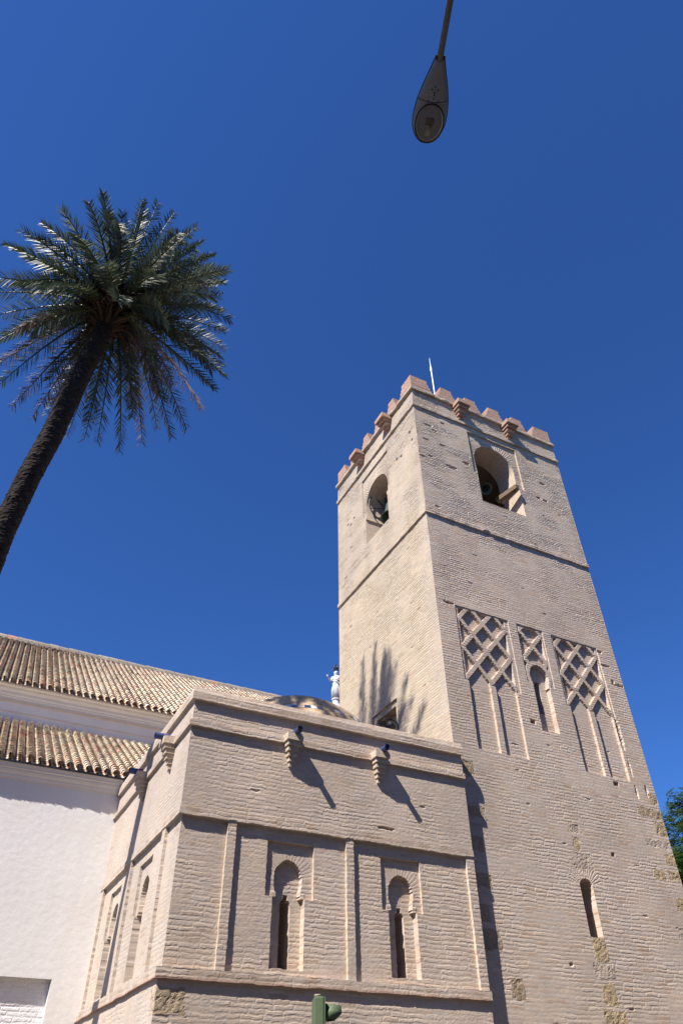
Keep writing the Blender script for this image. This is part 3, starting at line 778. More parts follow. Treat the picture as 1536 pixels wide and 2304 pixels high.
# right return against the tower, coping, roof
n = len(C1.zs); rc = C1.X[-1]
co = np.concatenate([rc, np.stack([rc[:, 0], np.full(n, 0.01), rc[:, 2]], -1)]); q = np.stack([np.arange(n - 1), np.arange(n - 1) + n, np.arange(1, n) + n, np.arange(1, n)], -1)
mesh_np('wall', co, q, M_BRICK, chapel, np.concatenate([C1.col[-1], C1.col[-1]]))
def coping(X, dx, dy, col, flip):
    top = X[:, -1]; k = len(top)
    inn = top + np.array([dx, dy, 0.015]); inn[:, 0] = np.maximum(inn[:, 0], CX + 0.35); inn[:, 1] = np.maximum(inn[:, 1], CY + 0.35); dn = inn + np.array([0, 0, -0.5])
    co = np.concatenate([top, inn, dn]); i = np.arange(k - 1)
    q = np.concatenate([np.stack([i, i + 1, i + 1 + k, i + k], -1), np.stack([i + k, i + 1 + k, i + 1 + 2 * k, i + 2 * k], -1)])
    if flip: q = q[:, ::-1]
    mesh_np('coping', co, q, M_BRICK, chapel, np.concatenate([col[:, -1]] * 3))
coping(C1.X, 0, 0.35, C1.col, False); coping(C2.X, 0.35, 0, C2.col, True)
mb = MB(); mb.box(CX + 0.3, -0.02, CY + 0.3, 4.8, 6.9, 7.1); mb.build('flat_roof', M_PALEBRICK, chapel)
# waterspouts: stepped bracket with a blue drain pipe
def chapel_spout(axis, c):
    base = CY if axis == 'f' else CX
    mb = MB(); corbel(mb, axis, c, base, 6.86, 0.29, 0.225, 0.48, 6, 0.06)
    o = mb.build('waterspout', M_PALEBRICK, chapel)
    a = (c + 0.02, base - 0.12, 6.935) if axis == 'f' else (base - 0.10, c, 6.935)
    b = (c + 0.02, base - 0.36, 6.925) if axis == 'f' else (base - 0.36, c, 6.925)
    mb = MB(); mb.tube([a, b], 0.055, 14, caps=False); a2 = Vector(a).lerp(Vector(b), 0.02); mb.tube([b, a2], 0.047, 14, caps=False)
    p = mb.build('drain_pipe', M_LEAD, o, recalc=False, smooth=True)
    # the small block above the bracket
    return o
chapel_spout('f', -3.62); chapel_spout('f', -1.90); chapel_spout('l', 0.78); chapel_spout('l', 2.52)

# dome with its glazed band
def dome_mesh(c, r, e0, e1, n, m, colf):
    mb = MB(); V = []
    for i in range(m + 1):
        e = e0 + (e1 - e0) * i / m
        for k in range(n):
            a = 2 * math.pi * k / n; V.append((c[0] + r * math.cos(e) * math.cos(a), c[1] + r * math.cos(e) * math.sin(a), c[2] + r * math.sin(e)))
    for i in range(m):
        for k in range(n):
            b = i * n
            mb.add([V[b + k], V[b + (k + 1) % n], V[b + n + (k + 1) % n], V[b + n + k]], [(0, 1, 2, 3)], colf(i, k))
    return mb
DC = (-2.33, 2.55, 6.95); DR = 2.06
M_GLAZE = mat_tint('glazed_tile', rough=0.3, s1=30, a1=0.15, s2=90, a2=0.1, bd=0.001, spec=0.5)
def ochre(i, k):
    f = 0.75 + 0.45 * random.random(); return (0.40 * f, 0.30 * f, 0.19 * f) if random.random() > 0.015 else (0.5, 0.42, 0.32)
dm = MB()
for (e0, e1, mrows) in ((0.0, R(35.5), 16), (R(38.6), R(90), 22)):
    d_ = dome_mesh(DC, DR, e0, e1, 96, mrows, ochre); dm.add(d_.v, [], None); n0 = len(dm.v) - len(d_.v)
    dm.f += [tuple(i + n0 for i in f) for f in d_.f]; dm.c += d_.c
dome = dm.build('dome', M_TILE, chapel, color=True, recalc=False)
def blue(i, k): return ((0.02, 0.04, 0.12), (0.55, 0.55, 0.52), (0.03, 0.07, 0.20), (0.45, 0.33, 0.2))[k % 4]
dome_mesh(DC, DR + 0.004, R(35.5), R(38.6), 80, 1, blue).build('glazed_band', M_GLAZE, dome, color=True, recalc=False)

# floodlight on the chapel roof, by the doorway
t = thing('floodlight', (-0.86, 1.0, 7.1), 'small black floodlight on a curved bracket above the chapel parapet', 'floodlight')
L0 = Vector((-0.86, 1.0, 8.14))
mb = MB(); mb.lathe([(0.0, -0.10), (0.05, -0.09), (0.075, -0.03), (0.10, 0.06), (0.105, 0.08), (0.095, 0.08), (0.0, 0.05)], L0, 18, Matrix.Rotation(R(40), 3, 'Y')); mb.build('lamp_head', M_IRON, t, smooth=True)
mb = MB(); mb.tube([L0 + Vector((math.cos(a) * 0.17, math.cos(a) * -0.07, math.sin(a) * 0.17 + 0.02)) for a in np.linspace(-0.5, math.pi + 0.2, 18)], 0.016, 8); mb.build('bracket', M_IRON, t)
mb = MB(); mb.tube([(-0.86, 1.0, 7.1), L0], 0.03, 8); mb.box(-1.0, -0.72, 0.86, 1.14, 7.1, 7.16); mb.build('post', M_IRON, t)

# ------------------------------------------------------------------ the white church with two tiled roofs
church = thing('church_nave', (-9, 4.9, 0), 'white rendered church body with two pantiled roofs beside the brick chapel', 'church')
WX0 = -20.0
mb = MB()
mb.add([(WX0, 4.9, 0), (-9.5, 4.9, 0), (-9.5, 4.9, 7.32), (WX0, 4.9, 7.32)], [(0, 1, 2, 3)])
mb.add([(-9.5, 4.9, 3.873), (-5.985, 4.9, 3.873), (-5.985, 4.9, 7.32), (-9.5, 4.9, 7.32)], [(0, 1, 2, 3)])
mb.add([(-5.985, 4.9, 0), (-3.0, 4.9, 0), (-3.0, 4.9, 7.32), (-5.985, 4.9, 7.32)], [(0, 1, 2, 3)])
mb.add([(-9.5, 4.9, 0), (-5.985, 4.9, 0), (-5.985, 4.9, 1.2), (-9.5, 4.9, 1.2)], [(0, 1, 2, 3)])
mb.build('aisle_wall', M_WHITE, church, recalc=False)
mb = MB()
mb.add([(-9.5, 4.9, 3.873), (-5.985, 4.9, 3.873), (-5.985, 5.05, 3.873), (-9.5, 5.05, 3.873)], [(0, 3, 2, 1)])
mb.add([(-5.985, 4.9, 1.2), (-5.985, 4.9, 3.873), (-5.985, 5.05, 3.873), (-5.985, 5.05, 1.2)], [(0, 3, 2, 1)])
mb.add([(-9.5, 4.9, 1.2), (-9.5, 4.9, 3.873), (-9.5, 5.05, 3.873), (-9.5, 5.05, 1.2)], [(0, 1, 2, 3)])
mb.build('recess_frame', M_WHITE, church, recalc=False)
# the blocked arch: whitewashed bricks laid round a curve, flat courses in the spandrels
us = np.linspace(-9.5, -5.985, 352); zs = np.linspace(1.2, 3.873, 180); U_, Z_ = np.meshgrid(us, zs, indexing='ij')
cx_, cz_, r_ = -8.05, 2.2, 1.75
rad = np.hypot(U_ - cx_, Z_ - cz_); ang = np.arctan2(Z_ - cz_, U_ - cx_)
hflat, p1, *_ = brick(U_, Z_, 81, course=0.075, jd=0.006, tilt=0.005)
vs_ = ang * 1.55 / 0.075; fv = (vs_ - np.floor(vs_)); hv = -0.006 * (np.minimum(fv, 1 - fv) < 0.16) + 0.005 * (h1(np.floor(vs_) + 50) - 0.5)
hh = np.where((rad < r_) & (Z_ > cz_ - 0.2), hv, hflat) + 0.008 * (fbm(U_, Z_, 18, 83) - 0.5)
ii = np.arange(U_.size).reshape(U_.shape); q = np.stack([ii[:-1, :-1], ii[1:, :-1], ii[1:, 1:], ii[:-1, 1:]], -1).reshape(-1, 4)
mesh_np('blocked_arch', np.stack([U_, 5.03 - hh, Z_], -1).reshape(-1, 3), q, M_WHITEB, church)
def cornice(name, prof, y, x0, x1, mat, cols=None):
    mb = MB(); n = len(prof)
    vs = [(x, y - a, z) for x in (x0, x1) for a, z in prof]
    mb.add(vs, [(i, i + 1, i + 1 + n, i + n) for i in range(n - 1)] + [tuple(range(n)), tuple(reversed(range(n, 2 * n)))])
    return mb.build(name, mat, church)
M_MOULD = mat_plain('stone_mould', (0.70, 0.66, 0.62), 0.9, s=3, amt=0.05, bd=0)
cornice('cornice', [(-0.02, 7.28), (0.03, 7.28), (0.035, 7.31), (0.05, 7.33), (0.05, 7.36), (0.09, 7.40), (0.10, 7.43), (0.10, 7.455), (0.135, 7.47), (0.135, 7.50), (0.15, 7.56), (-0.02, 7.56)], 4.9, WX0, -5.42, M_MOULD)
UY = 9.0
mb = MB(); mb.add([(WX0, UY, 7), (5.2, UY, 7), (5.2, UY, 11.3), (WX0, UY, 11.3)], [(0, 1, 2, 3)]); mb.build('clerestory_wall', M_GREYW, church, recalc=False)
M_OCHRE = mat_plain('ochre_band', (0.66, 0.57, 0.46), 0.9, s=3, amt=0.08, bd=0)
cornice('cornice', [(-0.02, 10.86), (0.03, 10.86), (0.035, 10.90), (0.06, 10.93), (0.07, 11.0), (0.13, 11.06), (0.14, 11.10), (0.20, 11.14), (0.20, 11.2), (-0.02, 11.2)], UY, WX0, 5.2, M_GREYW)
mb = MB(); mb.box(WX0, 5.2, UY - 0.012, UY + 0.02, 10.72, 10.80); mb.box(WX0, 5.2, UY - 0.012, UY + 0.02, 10.44, 10.48); mb.build('ochre_band', M_OCHRE, church)

TILES = [(0.629, 0.541, 0.414), (0.653, 0.59, 0.466), (0.629, 0.49, 0.375), (0.604, 0.503, 0.388), (0.604, 0.415, 0.311), (0.556, 0.49, 0.401), (0.411, 0.314, 0.259), (0.653, 0.528, 0.414), (0.556, 0.351, 0.259)]
def roof(x0, x1, y0, z0, y1, z1, sp, step, name, dark_left):
    L = math.hypot(y1 - y0, z1 - z0); dy, dz = (y1 - y0) / L, (z1 - z0) / L; ny, nz = -dz, dy
    def P(x, s, h): return (x, y0 + dy * s + ny * h, z0 + dz * s + nz * h)
    mb = MB(); n = int((x1 - x0) / sp); rows = int(L / step) + 1; seg = 8
    for i in range(n + 1):
        cx = x0 + i * sp + random.uniform(-0.008, 0.008)
        # channel tiles
        for r in range(0, rows, 1):
            s0, s1 = r * step - (0.05 if r == 0 else 0), min(L, (r + 1) * step + 0.03); w0, w1 = sp * 0.46, sp * 0.40
            cc = random.choice(TILES); f = 0.74 + random.uniform(-.1, .1); cc = tuple(c * f for c in cc)
            vs = []
            for s, w, hh in ((s0, w0, -0.002), (s1, w1, -0.014)):
                for k in range(6):
                    a = math.pi * k / 5; vs.append(P(cx + sp / 2 - w * math.cos(a), s, hh - 0.055 * math.sin(a)))
            mb.add(vs, [(k, k + 1, k + 7, k + 6) for k in range(5)], cc)
        # cover tiles
        drift = random.uniform(-0.012, 0.012)
        for r in range(rows):
            s0, s1 = r * step - 0.02 + drift, min(L, (r + 1) * step + 0.05)
            if s1 - s0 < 0.05: continue
            ra, rb = sp * 0.40, sp * 0.31; up0, up1 = 0.026 + random.uniform(0, 0.008), 0.0
            cc = TILES[min(8, int(abs(random.gauss(0, 3.6))) % 9)]
            g_ = random.uniform(0.82, 1.12)
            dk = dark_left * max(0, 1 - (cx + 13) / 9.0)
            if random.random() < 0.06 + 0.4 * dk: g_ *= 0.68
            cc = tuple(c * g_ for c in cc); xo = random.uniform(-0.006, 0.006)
            vs = []
            for s, rr, u_ in ((s0, ra, up0), (s1, rb, up1)):
                for k in range(seg + 1):
                    a = math.pi * k / seg; vs.append(P(cx + xo - rr * math.cos(a), s, u_ + rr * 0.95 * math.sin(a)))
            ins = len(vs)
            for k in range(seg + 1):      # thickness seen at the open end
                a = math.pi * k / seg; vs.append(P(cx + xo - (ra - 0.014) * math.cos(a), s0, up0 + (ra - 0.014) * 0.95 * math.sin(a)))
            for k in range(seg + 1):
                a = math.pi * k / seg; vs.append(P(cx + xo - (rb - 0.014) * math.cos(a), s1, up1 + (rb - 0.014) * 0.95 * math.sin(a)))
            fs = [(k, k + 1, k + seg + 2, k + seg + 1) for k in range(seg)]
            fs += [(k, ins + k, ins + k + 1, k + 1) for k in range(seg)]
            if r == 0: fs += [(ins + k, ins + k + seg + 1, ins + k + seg + 2, ins + k + 1) for k in range(seg)]
            mb.add(vs, fs, cc)
    # boards below
    mb.add([P(x0 - .2, 0.12, -0.075), P(x1 + .2, 0.12, -0.075), P(x1 + .2, L, -0.075), P(x0 - .2, L, -0.075)], [(0, 1, 2, 3)], (0.25, 0.21, 0.17))
    return mb.build(name, M_TILE, church, color=True, recalc=False)
SP = 0.2
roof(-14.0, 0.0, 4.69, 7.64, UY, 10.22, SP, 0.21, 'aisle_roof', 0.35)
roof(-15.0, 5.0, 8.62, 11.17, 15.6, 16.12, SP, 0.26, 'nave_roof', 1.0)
mb = MB(); x = -15.5
M_RIDGE = mat_tint('ridge_mortar', s1=10, a1=0.2, s2=80, a2=0.2, bd=0.006)
while x < 5.2:
    f = random.uniform(0.85, 1.1); w = random.uniform(0.36, 0.42)
    cc = (0.25 * f, 0.22 * f, 0.18 * f) if random.random() > 0.06 else (0.34, 0.21, 0.15)
    h = random.uniform(-0.012, 0.012)
    vs = [(xx, 15.62 + 0.17 * math.cos(a) * 1.1, 16.05 + h + 0.26 * math.sin(a) + e) for xx, e in ((x, 0.012), (x + w - 0.012, 0.0)) for a in np.linspace(math.pi, 0, 7)]
    mb.add(vs, [(k, k + 1, k + 8, k + 7) for k in range(6)] + [tuple(range(7)), tuple(range(13, 6, -1))], cc)
    x += w
mb.build('ridge', M_RIDGE, church, color=True)
mb = MB(); mb.add([(5.0, 8.7, 11.1), (5.0, 22.5, 11.1), (5.0, 15.6, 16.0)], [(0, 1, 2)]); mb.add([(5.2, UY, 0), (5.2, 22.2, 0), (5.2, 22.2, 11.2), (5.2, UY, 11.2)], [(0, 1, 2, 3)])
mb.add([(-15, 22.5, 11.1), (5.0, 22.5, 11.1), (5.0, 15.7, 16.05), (-15, 15.7, 16.05)], [(0, 1, 2, 3)])
mb.build('gable_end', M_WHITE, church, recalc=False)

# ------------------------------------------------------------------ statue on the nave gable
M_MARBLE = mat_plain('white_marble', (0.52, 0.52, 0.51), 0.7, s=14, amt=0.15, bd=0.004)
SB = Vector((5.27, 15.5, 16.15))
t = thing('statue', SB, 'white stone statue of a robed woman with a black iron crown, one arm held out', 'statue')
mb = MB(); mb.lathe([(0.42, -0.2), (0.42, 0.05), (0.36, 0.10), (0.30, 0.16), (0.24, 0.30), (0.22, 0.34), (0.22, 0.56), (0.27, 0.60), (0.27, 0.66), (0.20, 0.70), (0, 0.70)], SB, 24); mb.build('pedestal', M_MARBLE, t, smooth=False)
fd = Vector((-0.62, -0.78, 0)); sd = Vector((-0.78, 0.62, 0))      # faces the street; sd points to the picture's left
def skin_obj(name, pts, edges, mat, parent, root=0, sub=2):
    me = bpy.data.meshes.new(name); o3 = parent.location
    me.from_pydata([tuple(Vector(p) - o3) for p, _ in pts], edges, [])
    o = bpy.data.objects.new(name, me); COL.objects.link(o)
    me.materials.append(mat)
    md = o.modifiers.new('skin', 'SKIN'); 
    sv = me.skin_vertices[0].data if me.skin_vertices else None
    if sv is None:
        bm = bmesh.new(); bm.from_mesh(me); bm.verts.layers.skin.verify(); bm.to_mesh(me); bm.free(); sv = me.skin_vertices[0].data
    for k, (_, r) in enumerate(pts):
        sv[k].radius = r if hasattr(r, '__len__') else (r, r); sv[k].use_root = (k == root)
    o.modifiers.new('sub', 'SUBSURF').levels = sub; o.modifiers['sub'].render_levels = sub
    dg = bpy.context.evaluated_depsgraph_get(); dg.update()
    me2 = bpy.data.meshes.new_from_object(o.evaluated_get(dg))
    o.modifiers.clear(); o.data = me2
    if not me2.materials: me2.materials.append(mat)
    for p in me2.polygons: p.use_smooth = True
    o.parent = parent
    return o
B = SB + Vector((0, 0, 0.70)); Zv = Vector((0, 0, 1))
pts = [(B + Zv * 0.92 + fd * 0.02, (0.19, 0.16)), (B + Zv * 0.62 + sd * 0.02, (0.22, 0.19)), (B + Zv * 0.28, (0.22, 0.20)), (B + Zv * 0.02, (0.25, 0.23)),
       (B + Zv * 1.12, (0.16, 0.13)), (B + Zv * 1.32, (0.20, 0.13)), (B + Zv * 1.45, (0.075, 0.075)), (B + Zv * 1.59 + fd * 0.03, (0.15, 0.16)), (B + Zv * 1.74 + fd * 0.01, (0.12, 0.13)),
       (B + Zv * 1.34 + sd * 0.23, 0.085), (B + Zv * 1.12 + sd * 0.29 + fd * 0.06, 0.07), (B + Zv * 1.20 + sd * 0.36 + fd * 0.26, 0.05), (B + Zv * 1.26 + sd * 0.40 + fd * 0.33, 0.045),
       (B + Zv * 1.34 - sd * 0.23, 0.085), (B + Zv * 1.08 - sd * 0.30 + fd * 0.04, 0.075), (B + Zv * 1.06 - sd * 0.12 + fd * 0.24, 0.055), (B + Zv * 1.12 - sd * 0.02 + fd * 0.28, 0.045)]
skin_obj('body', pts, [(0, 1), (1, 2), (2, 3), (0, 4), (4, 5), (5, 6), (6, 7), (7, 8), (5, 9), (9, 10), (10, 11), (11, 12), (5, 13), (13, 14), (14, 15), (15, 16)], M_MARBLE, t)
mb = MB()      # robe folds
for k in range(22):
    a = 2 * math.pi * k / 22 + random.uniform(-.1, .1); r0 = 0.16; r1 = 0.245 + random.uniform(-.02, .02)
    d = fd * math.cos(a) + sd * math.sin(a); tw = sd * random.uniform(-0.05, 0.05)
    mb.tube([B + Zv * random.uniform(0.85, 1.1) + d * r0, B + Zv * 0.55 + d * (r0 + 0.05) + tw, B + Zv * 0.01 + d * r1], [0.015, 0.03, 0.035], 6)
for k in range(2):
    z = 1.14 - k * 0.22; mb.tube([B + Zv * z + sd * 0.21 + fd * 0.05, B + Zv * (z - 0.1) + fd * 0.19, B + Zv * (z - 0.30) - sd * 0.20 + fd * 0.06], 0.025, 6)
mb.build('robe', M_MARBLE, t, smooth=True)
mb = MB(); mb.lathe([(0, -.06), (.05, -.04), (.06, 0), (.05, .04), (0, .06)], B + Zv * 1.31 + sd * 0.43 + fd * 0.38, 12); mb.build('orb', M_MARBLE, t, smooth=True)
mb = MB(); hc = B + Zv * 1.82
for k in range(10):
    a = 2 * math.pi * k / 10; d = fd * math.cos(a) + sd * math.sin(a)
    mb.tube([hc + d * 0.10, hc + d * 0.17 + Zv * 0.12, hc + d * 0.13 + Zv * 0.26, hc + Zv * 0.34], 0.014, 5)
    mb.tube([hc + d * 0.15 + Zv * 0.10, hc + d * 0.27 + Zv * 0.20], [0.012, 0.006], 5)
mb.lathe([(0.11, 0.0), (0.15, 0.08), (0.14, 0.1), (0.09, 0.02)], hc, 14); mb.lathe([(0, .33), (.03, .36), (.0, .43)], hc, 10)
mb.build('iron_crown', M_IRON, t)

t.scale = (0.80, 0.80, 0.80)
# ------------------------------------------------------------------ date palm
palm_pts = [(-9.38, 2.75, -0.05), (-9.36, 2.5, 2.5), (-9.3, 2.08, 5.5), (-9.25, 1.12, 10.45), (-9.16, 0.87, 11.66), (-9.01, 0.63, 12.85), (-8.91, 0.34, 14.25), (-8.77, 0.04, 15.69), (-8.7, -0.12, 16.9)]
palm = thing('palm_tree', palm_pts[0], 'tall date palm with a dark ringed trunk and a round crown of arching fronds', 'palm tree')
M_TRUNK, n_, b_ = mat_new('palm_bark')
ge = n_.nodes.new('ShaderNodeTexCoord'); mp = n_.nodes.new('ShaderNodeMapping'); mp.inputs['Scale'].default_value = (3, 3, 16); n_.links.new(ge.outputs['Object'], mp.inputs[0])
no = n_.nodes.new('ShaderNodeTexNoise'); no.inputs['Scale'].default_value = 2.5; no.inputs['Detail'].default_value = 8; n_.links.new(mp.outputs[0], no.inputs['Vector'])
cr = n_.nodes.new('ShaderNodeValToRGB'); cr.color_ramp.elements[0].color = (0.014, 0.011, 0.010, 1); cr.color_ramp.elements[1].color = (0.055, 0.043, 0.036, 1)
cr.color_ramp.elements[0].position = 0.35; cr.color_ramp.elements[1].position = 0.7
n_.links.new(no.outputs[0], cr.inputs[0]); n_.links.new(cr.outputs[0], b_.inputs['Base Color']); b_.inputs['Roughness'].default_value = 0.95; b_.inputs['Specular IOR Level'].default_value = 0.15
bump(n_, b_, no.outputs[0], 0.8, 0.02)
def curve_at(P, z):
    for a, b in zip(P, P[1:]):
        if z <= b[2]: f = (z - a[2]) / (b[2] - a[2]); return Vector(a).lerp(Vector(b), f)
    return Vector(P[-1])
vs = []; fs = []; nseg = 28; rows = 0; z = 0.0
while z < 16.6:
    rr = (0.234 - 0.0012 * z) if z > 1 else 0.283 - 0.05 * z
    if z > 15.2: rr -= 0.02 * (z - 15.2)
    ctr = curve_at(palm_pts, z)
    for kk in (0, 1):
        for k in range(nseg):
            a = 2 * math.pi * k / nseg; spir = (a / (2 * math.pi)) * 0.055
            r_ = rr * (1.0 if kk == 0 else 1.045) + random.uniform(-0.010, 0.010)
            vs.append(ctr + Vector((math.cos(a) * r_, math.sin(a) * r_, spir + (0.0 if kk == 0 else 0.04))))
        rows += 1
    z += 0.055 if z > 5 else 0.11
fs = [(i * nseg + k, i * nseg + (k + 1) % nseg, (i + 1) * nseg + (k + 1) % nseg, (i + 1) * nseg + k) for i in range(rows - 1) for k in range(nseg)]
MB().add(vs, fs).build('trunk', M_TRUNK, palm, recalc=False)

def mat_leaf(name, c1, c2, rough, spec, trans=0.15):
    m, n, b = mat_new(name)
    oi = n.nodes.new('ShaderNodeObjectInfo'); at = n.nodes.new('ShaderNodeAttribute'); at.attribute_name = 'tint'
    mx = n.nodes.new('ShaderNodeMixRGB'); mx.inputs[1].default_value = (*c1, 1); mx.inputs[2].default_value = (*c2, 1); n.links.new(oi.outputs['Random'], mx.inputs[0])
    ml = n.nodes.new('ShaderNodeMixRGB'); ml.blend_type = 'MULTIPLY'; ml.inputs[0].default_value = 1; n.links.new(mx.outputs[0], ml.inputs[1]); n.links.new(at.outputs['Color'], ml.inputs[2])
    n.links.new(ml.outputs[0], b.inputs['Base Color']); b.inputs['Roughness'].default_value = rough; b.inputs['Specular IOR Level'].default_value = spec
    if trans:
        tr = n.nodes.new('ShaderNodeBsdfTranslucent'); n.links.new(ml.outputs[0], tr.inputs[0])
        ms = n.nodes.new('ShaderNodeMixShader'); ms.inputs[0].default_value = trans
        out = n.nodes['Material Output']; n.links.new(b.outputs[0], ms.inputs[1]); n.links.new(tr.outputs[0], ms.inputs[2]); n.links.new(ms.outputs[0], out.inputs[0])
    return m
M_FROND = mat_leaf('palm_leaf', (0.060, 0.085, 0.038), (0.095, 0.11, 0.06), 0.5, 0.45, 0.16)
M_DRY = mat_leaf('dry_palm_leaf', (0.13, 0.095, 0.08), (0.19, 0.14, 0.115), 0.6, 0.35, 0.08)
CR = Vector((-8.67, -0.16, 16.85))
def frond(az, el, L, droop, dry, twist, tip=None):
    d = Vector((math.cos(az) * math.cos(el), math.sin(az) * math.cos(el), math.sin(el)))
    N = 26; pts = []; dirs = []
    if tip is None:
        p = CR + Vector((math.cos(az), math.sin(az), 0)) * 0.22 * math.cos(el) + Vector((0, 0, 0.25 * math.sin(el)))
        for i in range(N + 1):
            pts.append(p.copy()); dirs.append(d.copy()); p = p + d * (L / N)
            d = (d + Vector((0, 0, -1)) * droop / N * (0.35 + 1.5 * i / N)).normalized()
    else:
        h = tip - CR; P0 = CR + h.normalized() * 0.15; P1 = CR + h * 0.55 + Vector((0, 0, droop)); side0 = None
        for i in range(N + 1):
            t = i / N; pts.append(P0 * (1 - t) ** 2 + P1 * 2 * t * (1 - t) + tip * t * t)
            dirs.append(((P1 - P0) * (1 - t) + (tip - P1) * t).normalized())
        az = math.atan2(h.y, h.x); d = dirs[0]; L = h.length
    side = Vector((-math.sin(az), math.cos(az), 0)); side = (Quaternion(dirs[0], twist) @ side).normalized()
    mb = MB()
    mb.tube(pts, [0.035 * (1 - 0.9 * i / N) + 0.004 for i in range(N + 1)], 5, (1.0, 0.95, 0.7) if not dry else (0.9, 0.8, 0.7))
    nl = 100
    for i in range(nl):
        f = 0.10 + 0.90 * (i + random.random() * 0.6) / nl; x = f * N; k = min(int(x), N - 1); pp = pts[k].lerp(pts[k + 1], x - k); dd = dirs[k]
        sd_ = (side - dd * side.dot(dd)).normalized(); nn = dd.cross(sd_)
        ln = 0.45 * (0.45 + 0.55 * math.sin(math.pi * min(1, f * 0.9 + 0.12))) * random.uniform(0.75, 1.1)
        if f < 0.22: ln *= 0.6
        for sg in (-1, 1):
            if random.random() < (0.12 if dry else 0.03): continue
            fw = 0.55 + 0.6 * f + random.uniform(-.15, .15); lift = random.uniform(-0.25, 0.6) if not dry else random.uniform(-0.8, 0.2)
            dl = (sd_ * sg + dd * fw + nn * lift * (1 if nn.z > 0 else -1)).normalized()
            w = (nn * random.uniform(0.3, 1) + dd * random.uniform(-.7, .7)); w = (w - dl * w.dot(dl)).normalized() * 0.014
            sag = Vector((0, 0, -1)) * (0.06 if not dry else 0.16) * ln * random.uniform(0.5, 1.8)
            m_ = pp + dl * ln * 0.5 + sag * 0.3; e_ = pp + dl * ln + sag * 1.4
            c = random.uniform(0.7, 1.3); cc = (c, c, c * random.uniform(0.85, 1.1))
            mb.add([pp - w * 0.6, pp + w * 0.6, m_ + w, m_ - w, e_], [(0, 1, 2, 3), (3, 2, 4)], cc)
    o = mb.build('frond', M_DRY if dry else M_FROND, palm, recalc=False, color=True)
    if dry: o['label'] = 'dry brown frond'
# directions of the outer frond tips as seen from the crown: (right, up) in metres in the picture's plane, toward (+) or away (-) from the street
TIPS = [(-2.65, 0.45, -0.09, 0), (-2.33, 0.88, 0.31, 0), (-1.71, 1.66, 0.08, 0), (-1.17, 2.0, 0.39, 0), (-0.95, 2.32, 0.41, 0), (-0.48, 2.16, -0.31, 0), (2.88, -0.61, 1.06, 0), (2.81, -1.01, 0.73, 0), (2.89, -1.77, -1.54, 1), (2.42, -2.15, 1.07, 0), (2.19, -2.52, 0.59, 0), (1.88, -2.62, -0.8, 0), (1.67, -3.21, -1.5, 1), (1.1, -3.2, 0.98, 0), (0.55, -3.14, 1.03, 0), (0.24, -3.28, 0.43, 0), (-0.19, -3.52, -0.67, 0), (-0.84, -3.21, -1.27, 0), (-0.97, -3.05, 1.03, 1), (-1.44, -2.94, 1.05, 1), (-1.83, -2.55, 0.88, 0), (-2.34, -2.49, -0.81, 1), (-2.31, -1.84, 0.8, 0), (-2.17, -1.59, -1.09, 0), (-2.91, -1.46, -1.08, 0), (-2.97, -0.83, -0.34, 0), (-2.59, -0.34, 1.35, 0), (-1.95, 0.36, 1.4, 0), (-1.28, -0.94, -0.39, 1), (1.1, -2.17, -1.0, 0), (1.96, 1.37, -0.44, 1), (1.35, 1.97, 0.32, 0), (-0.18, 2.79, -1.75, 0), (0.2, 2.92, -1.92, 0), (0.66, 2.88, -2.05, 0), (1.19, 2.54, -2.26, 0), (1.98, 2.24, -2.0, 0), (2.25, 1.79, -2.0, 0), (2.68, 0.94, -2.13, 0), (2.87, 0.42, -1.57, 0), (2.01, 1.92, -1.58, 0), (1.58, 2.48, -2.32, 0), (2.46, 1.3, -1.68, 0), (1.39, 1.57, 1.54, 0), (1.96, 0.76, 1.7, 0), (0.89, 1.91, 1.15, 0), (2.58, -0.19, 1.52, 0), (3.07, -0.01, -2.24, 0), (3.1, -0.5, -1.76, 0), (2.33, 1.53, -2.51, 0), (1.31, 2.76, -2.17, 0), (1.85, 2.21, -2.16, 0), (2.24, 1.85, -0.53, 0), (2.21, 1.81, 0.59, 0), (2.38, 1.6, -1.08, 0)]
rv = Vector((0.9998, -0.02, 0)); fv_ = Vector((0.012, 0.587, 0.809)).normalized(); uv = rv.cross(fv_).normalized()
for n_i, (a, b, dep, dry) in enumerate(TIPS):
    tip = CR + rv * a + uv * b - fv_ * dep
    frond(0, 0, 0, random.uniform(0.25, 0.55) if b > -1.2 else random.uniform(0.6, 1.0), dry, random.uniform(-0.6, 0.6), tip)
NF = 95 - len(TIPS)
for k in range(NF):
    f = (k + 0.5) / NF; el = math.asin(0.95 - 1.72 * f)
    az = k * 2.39996 + random.uniform(-.15, .15)
    dry = (f > 0.5 and random.random() < 0.34 and math.sin(az) > -0.45)
    frond(az, el + random.uniform(-.08, .08), (2.6 if f > 0.12 else 2.4) * random.uniform(0.8, 1.05), (0.7 + 0.6 * math.cos(el)) * random.uniform(0.75, 1.25), dry, random.uniform(-0.7, 0.7))
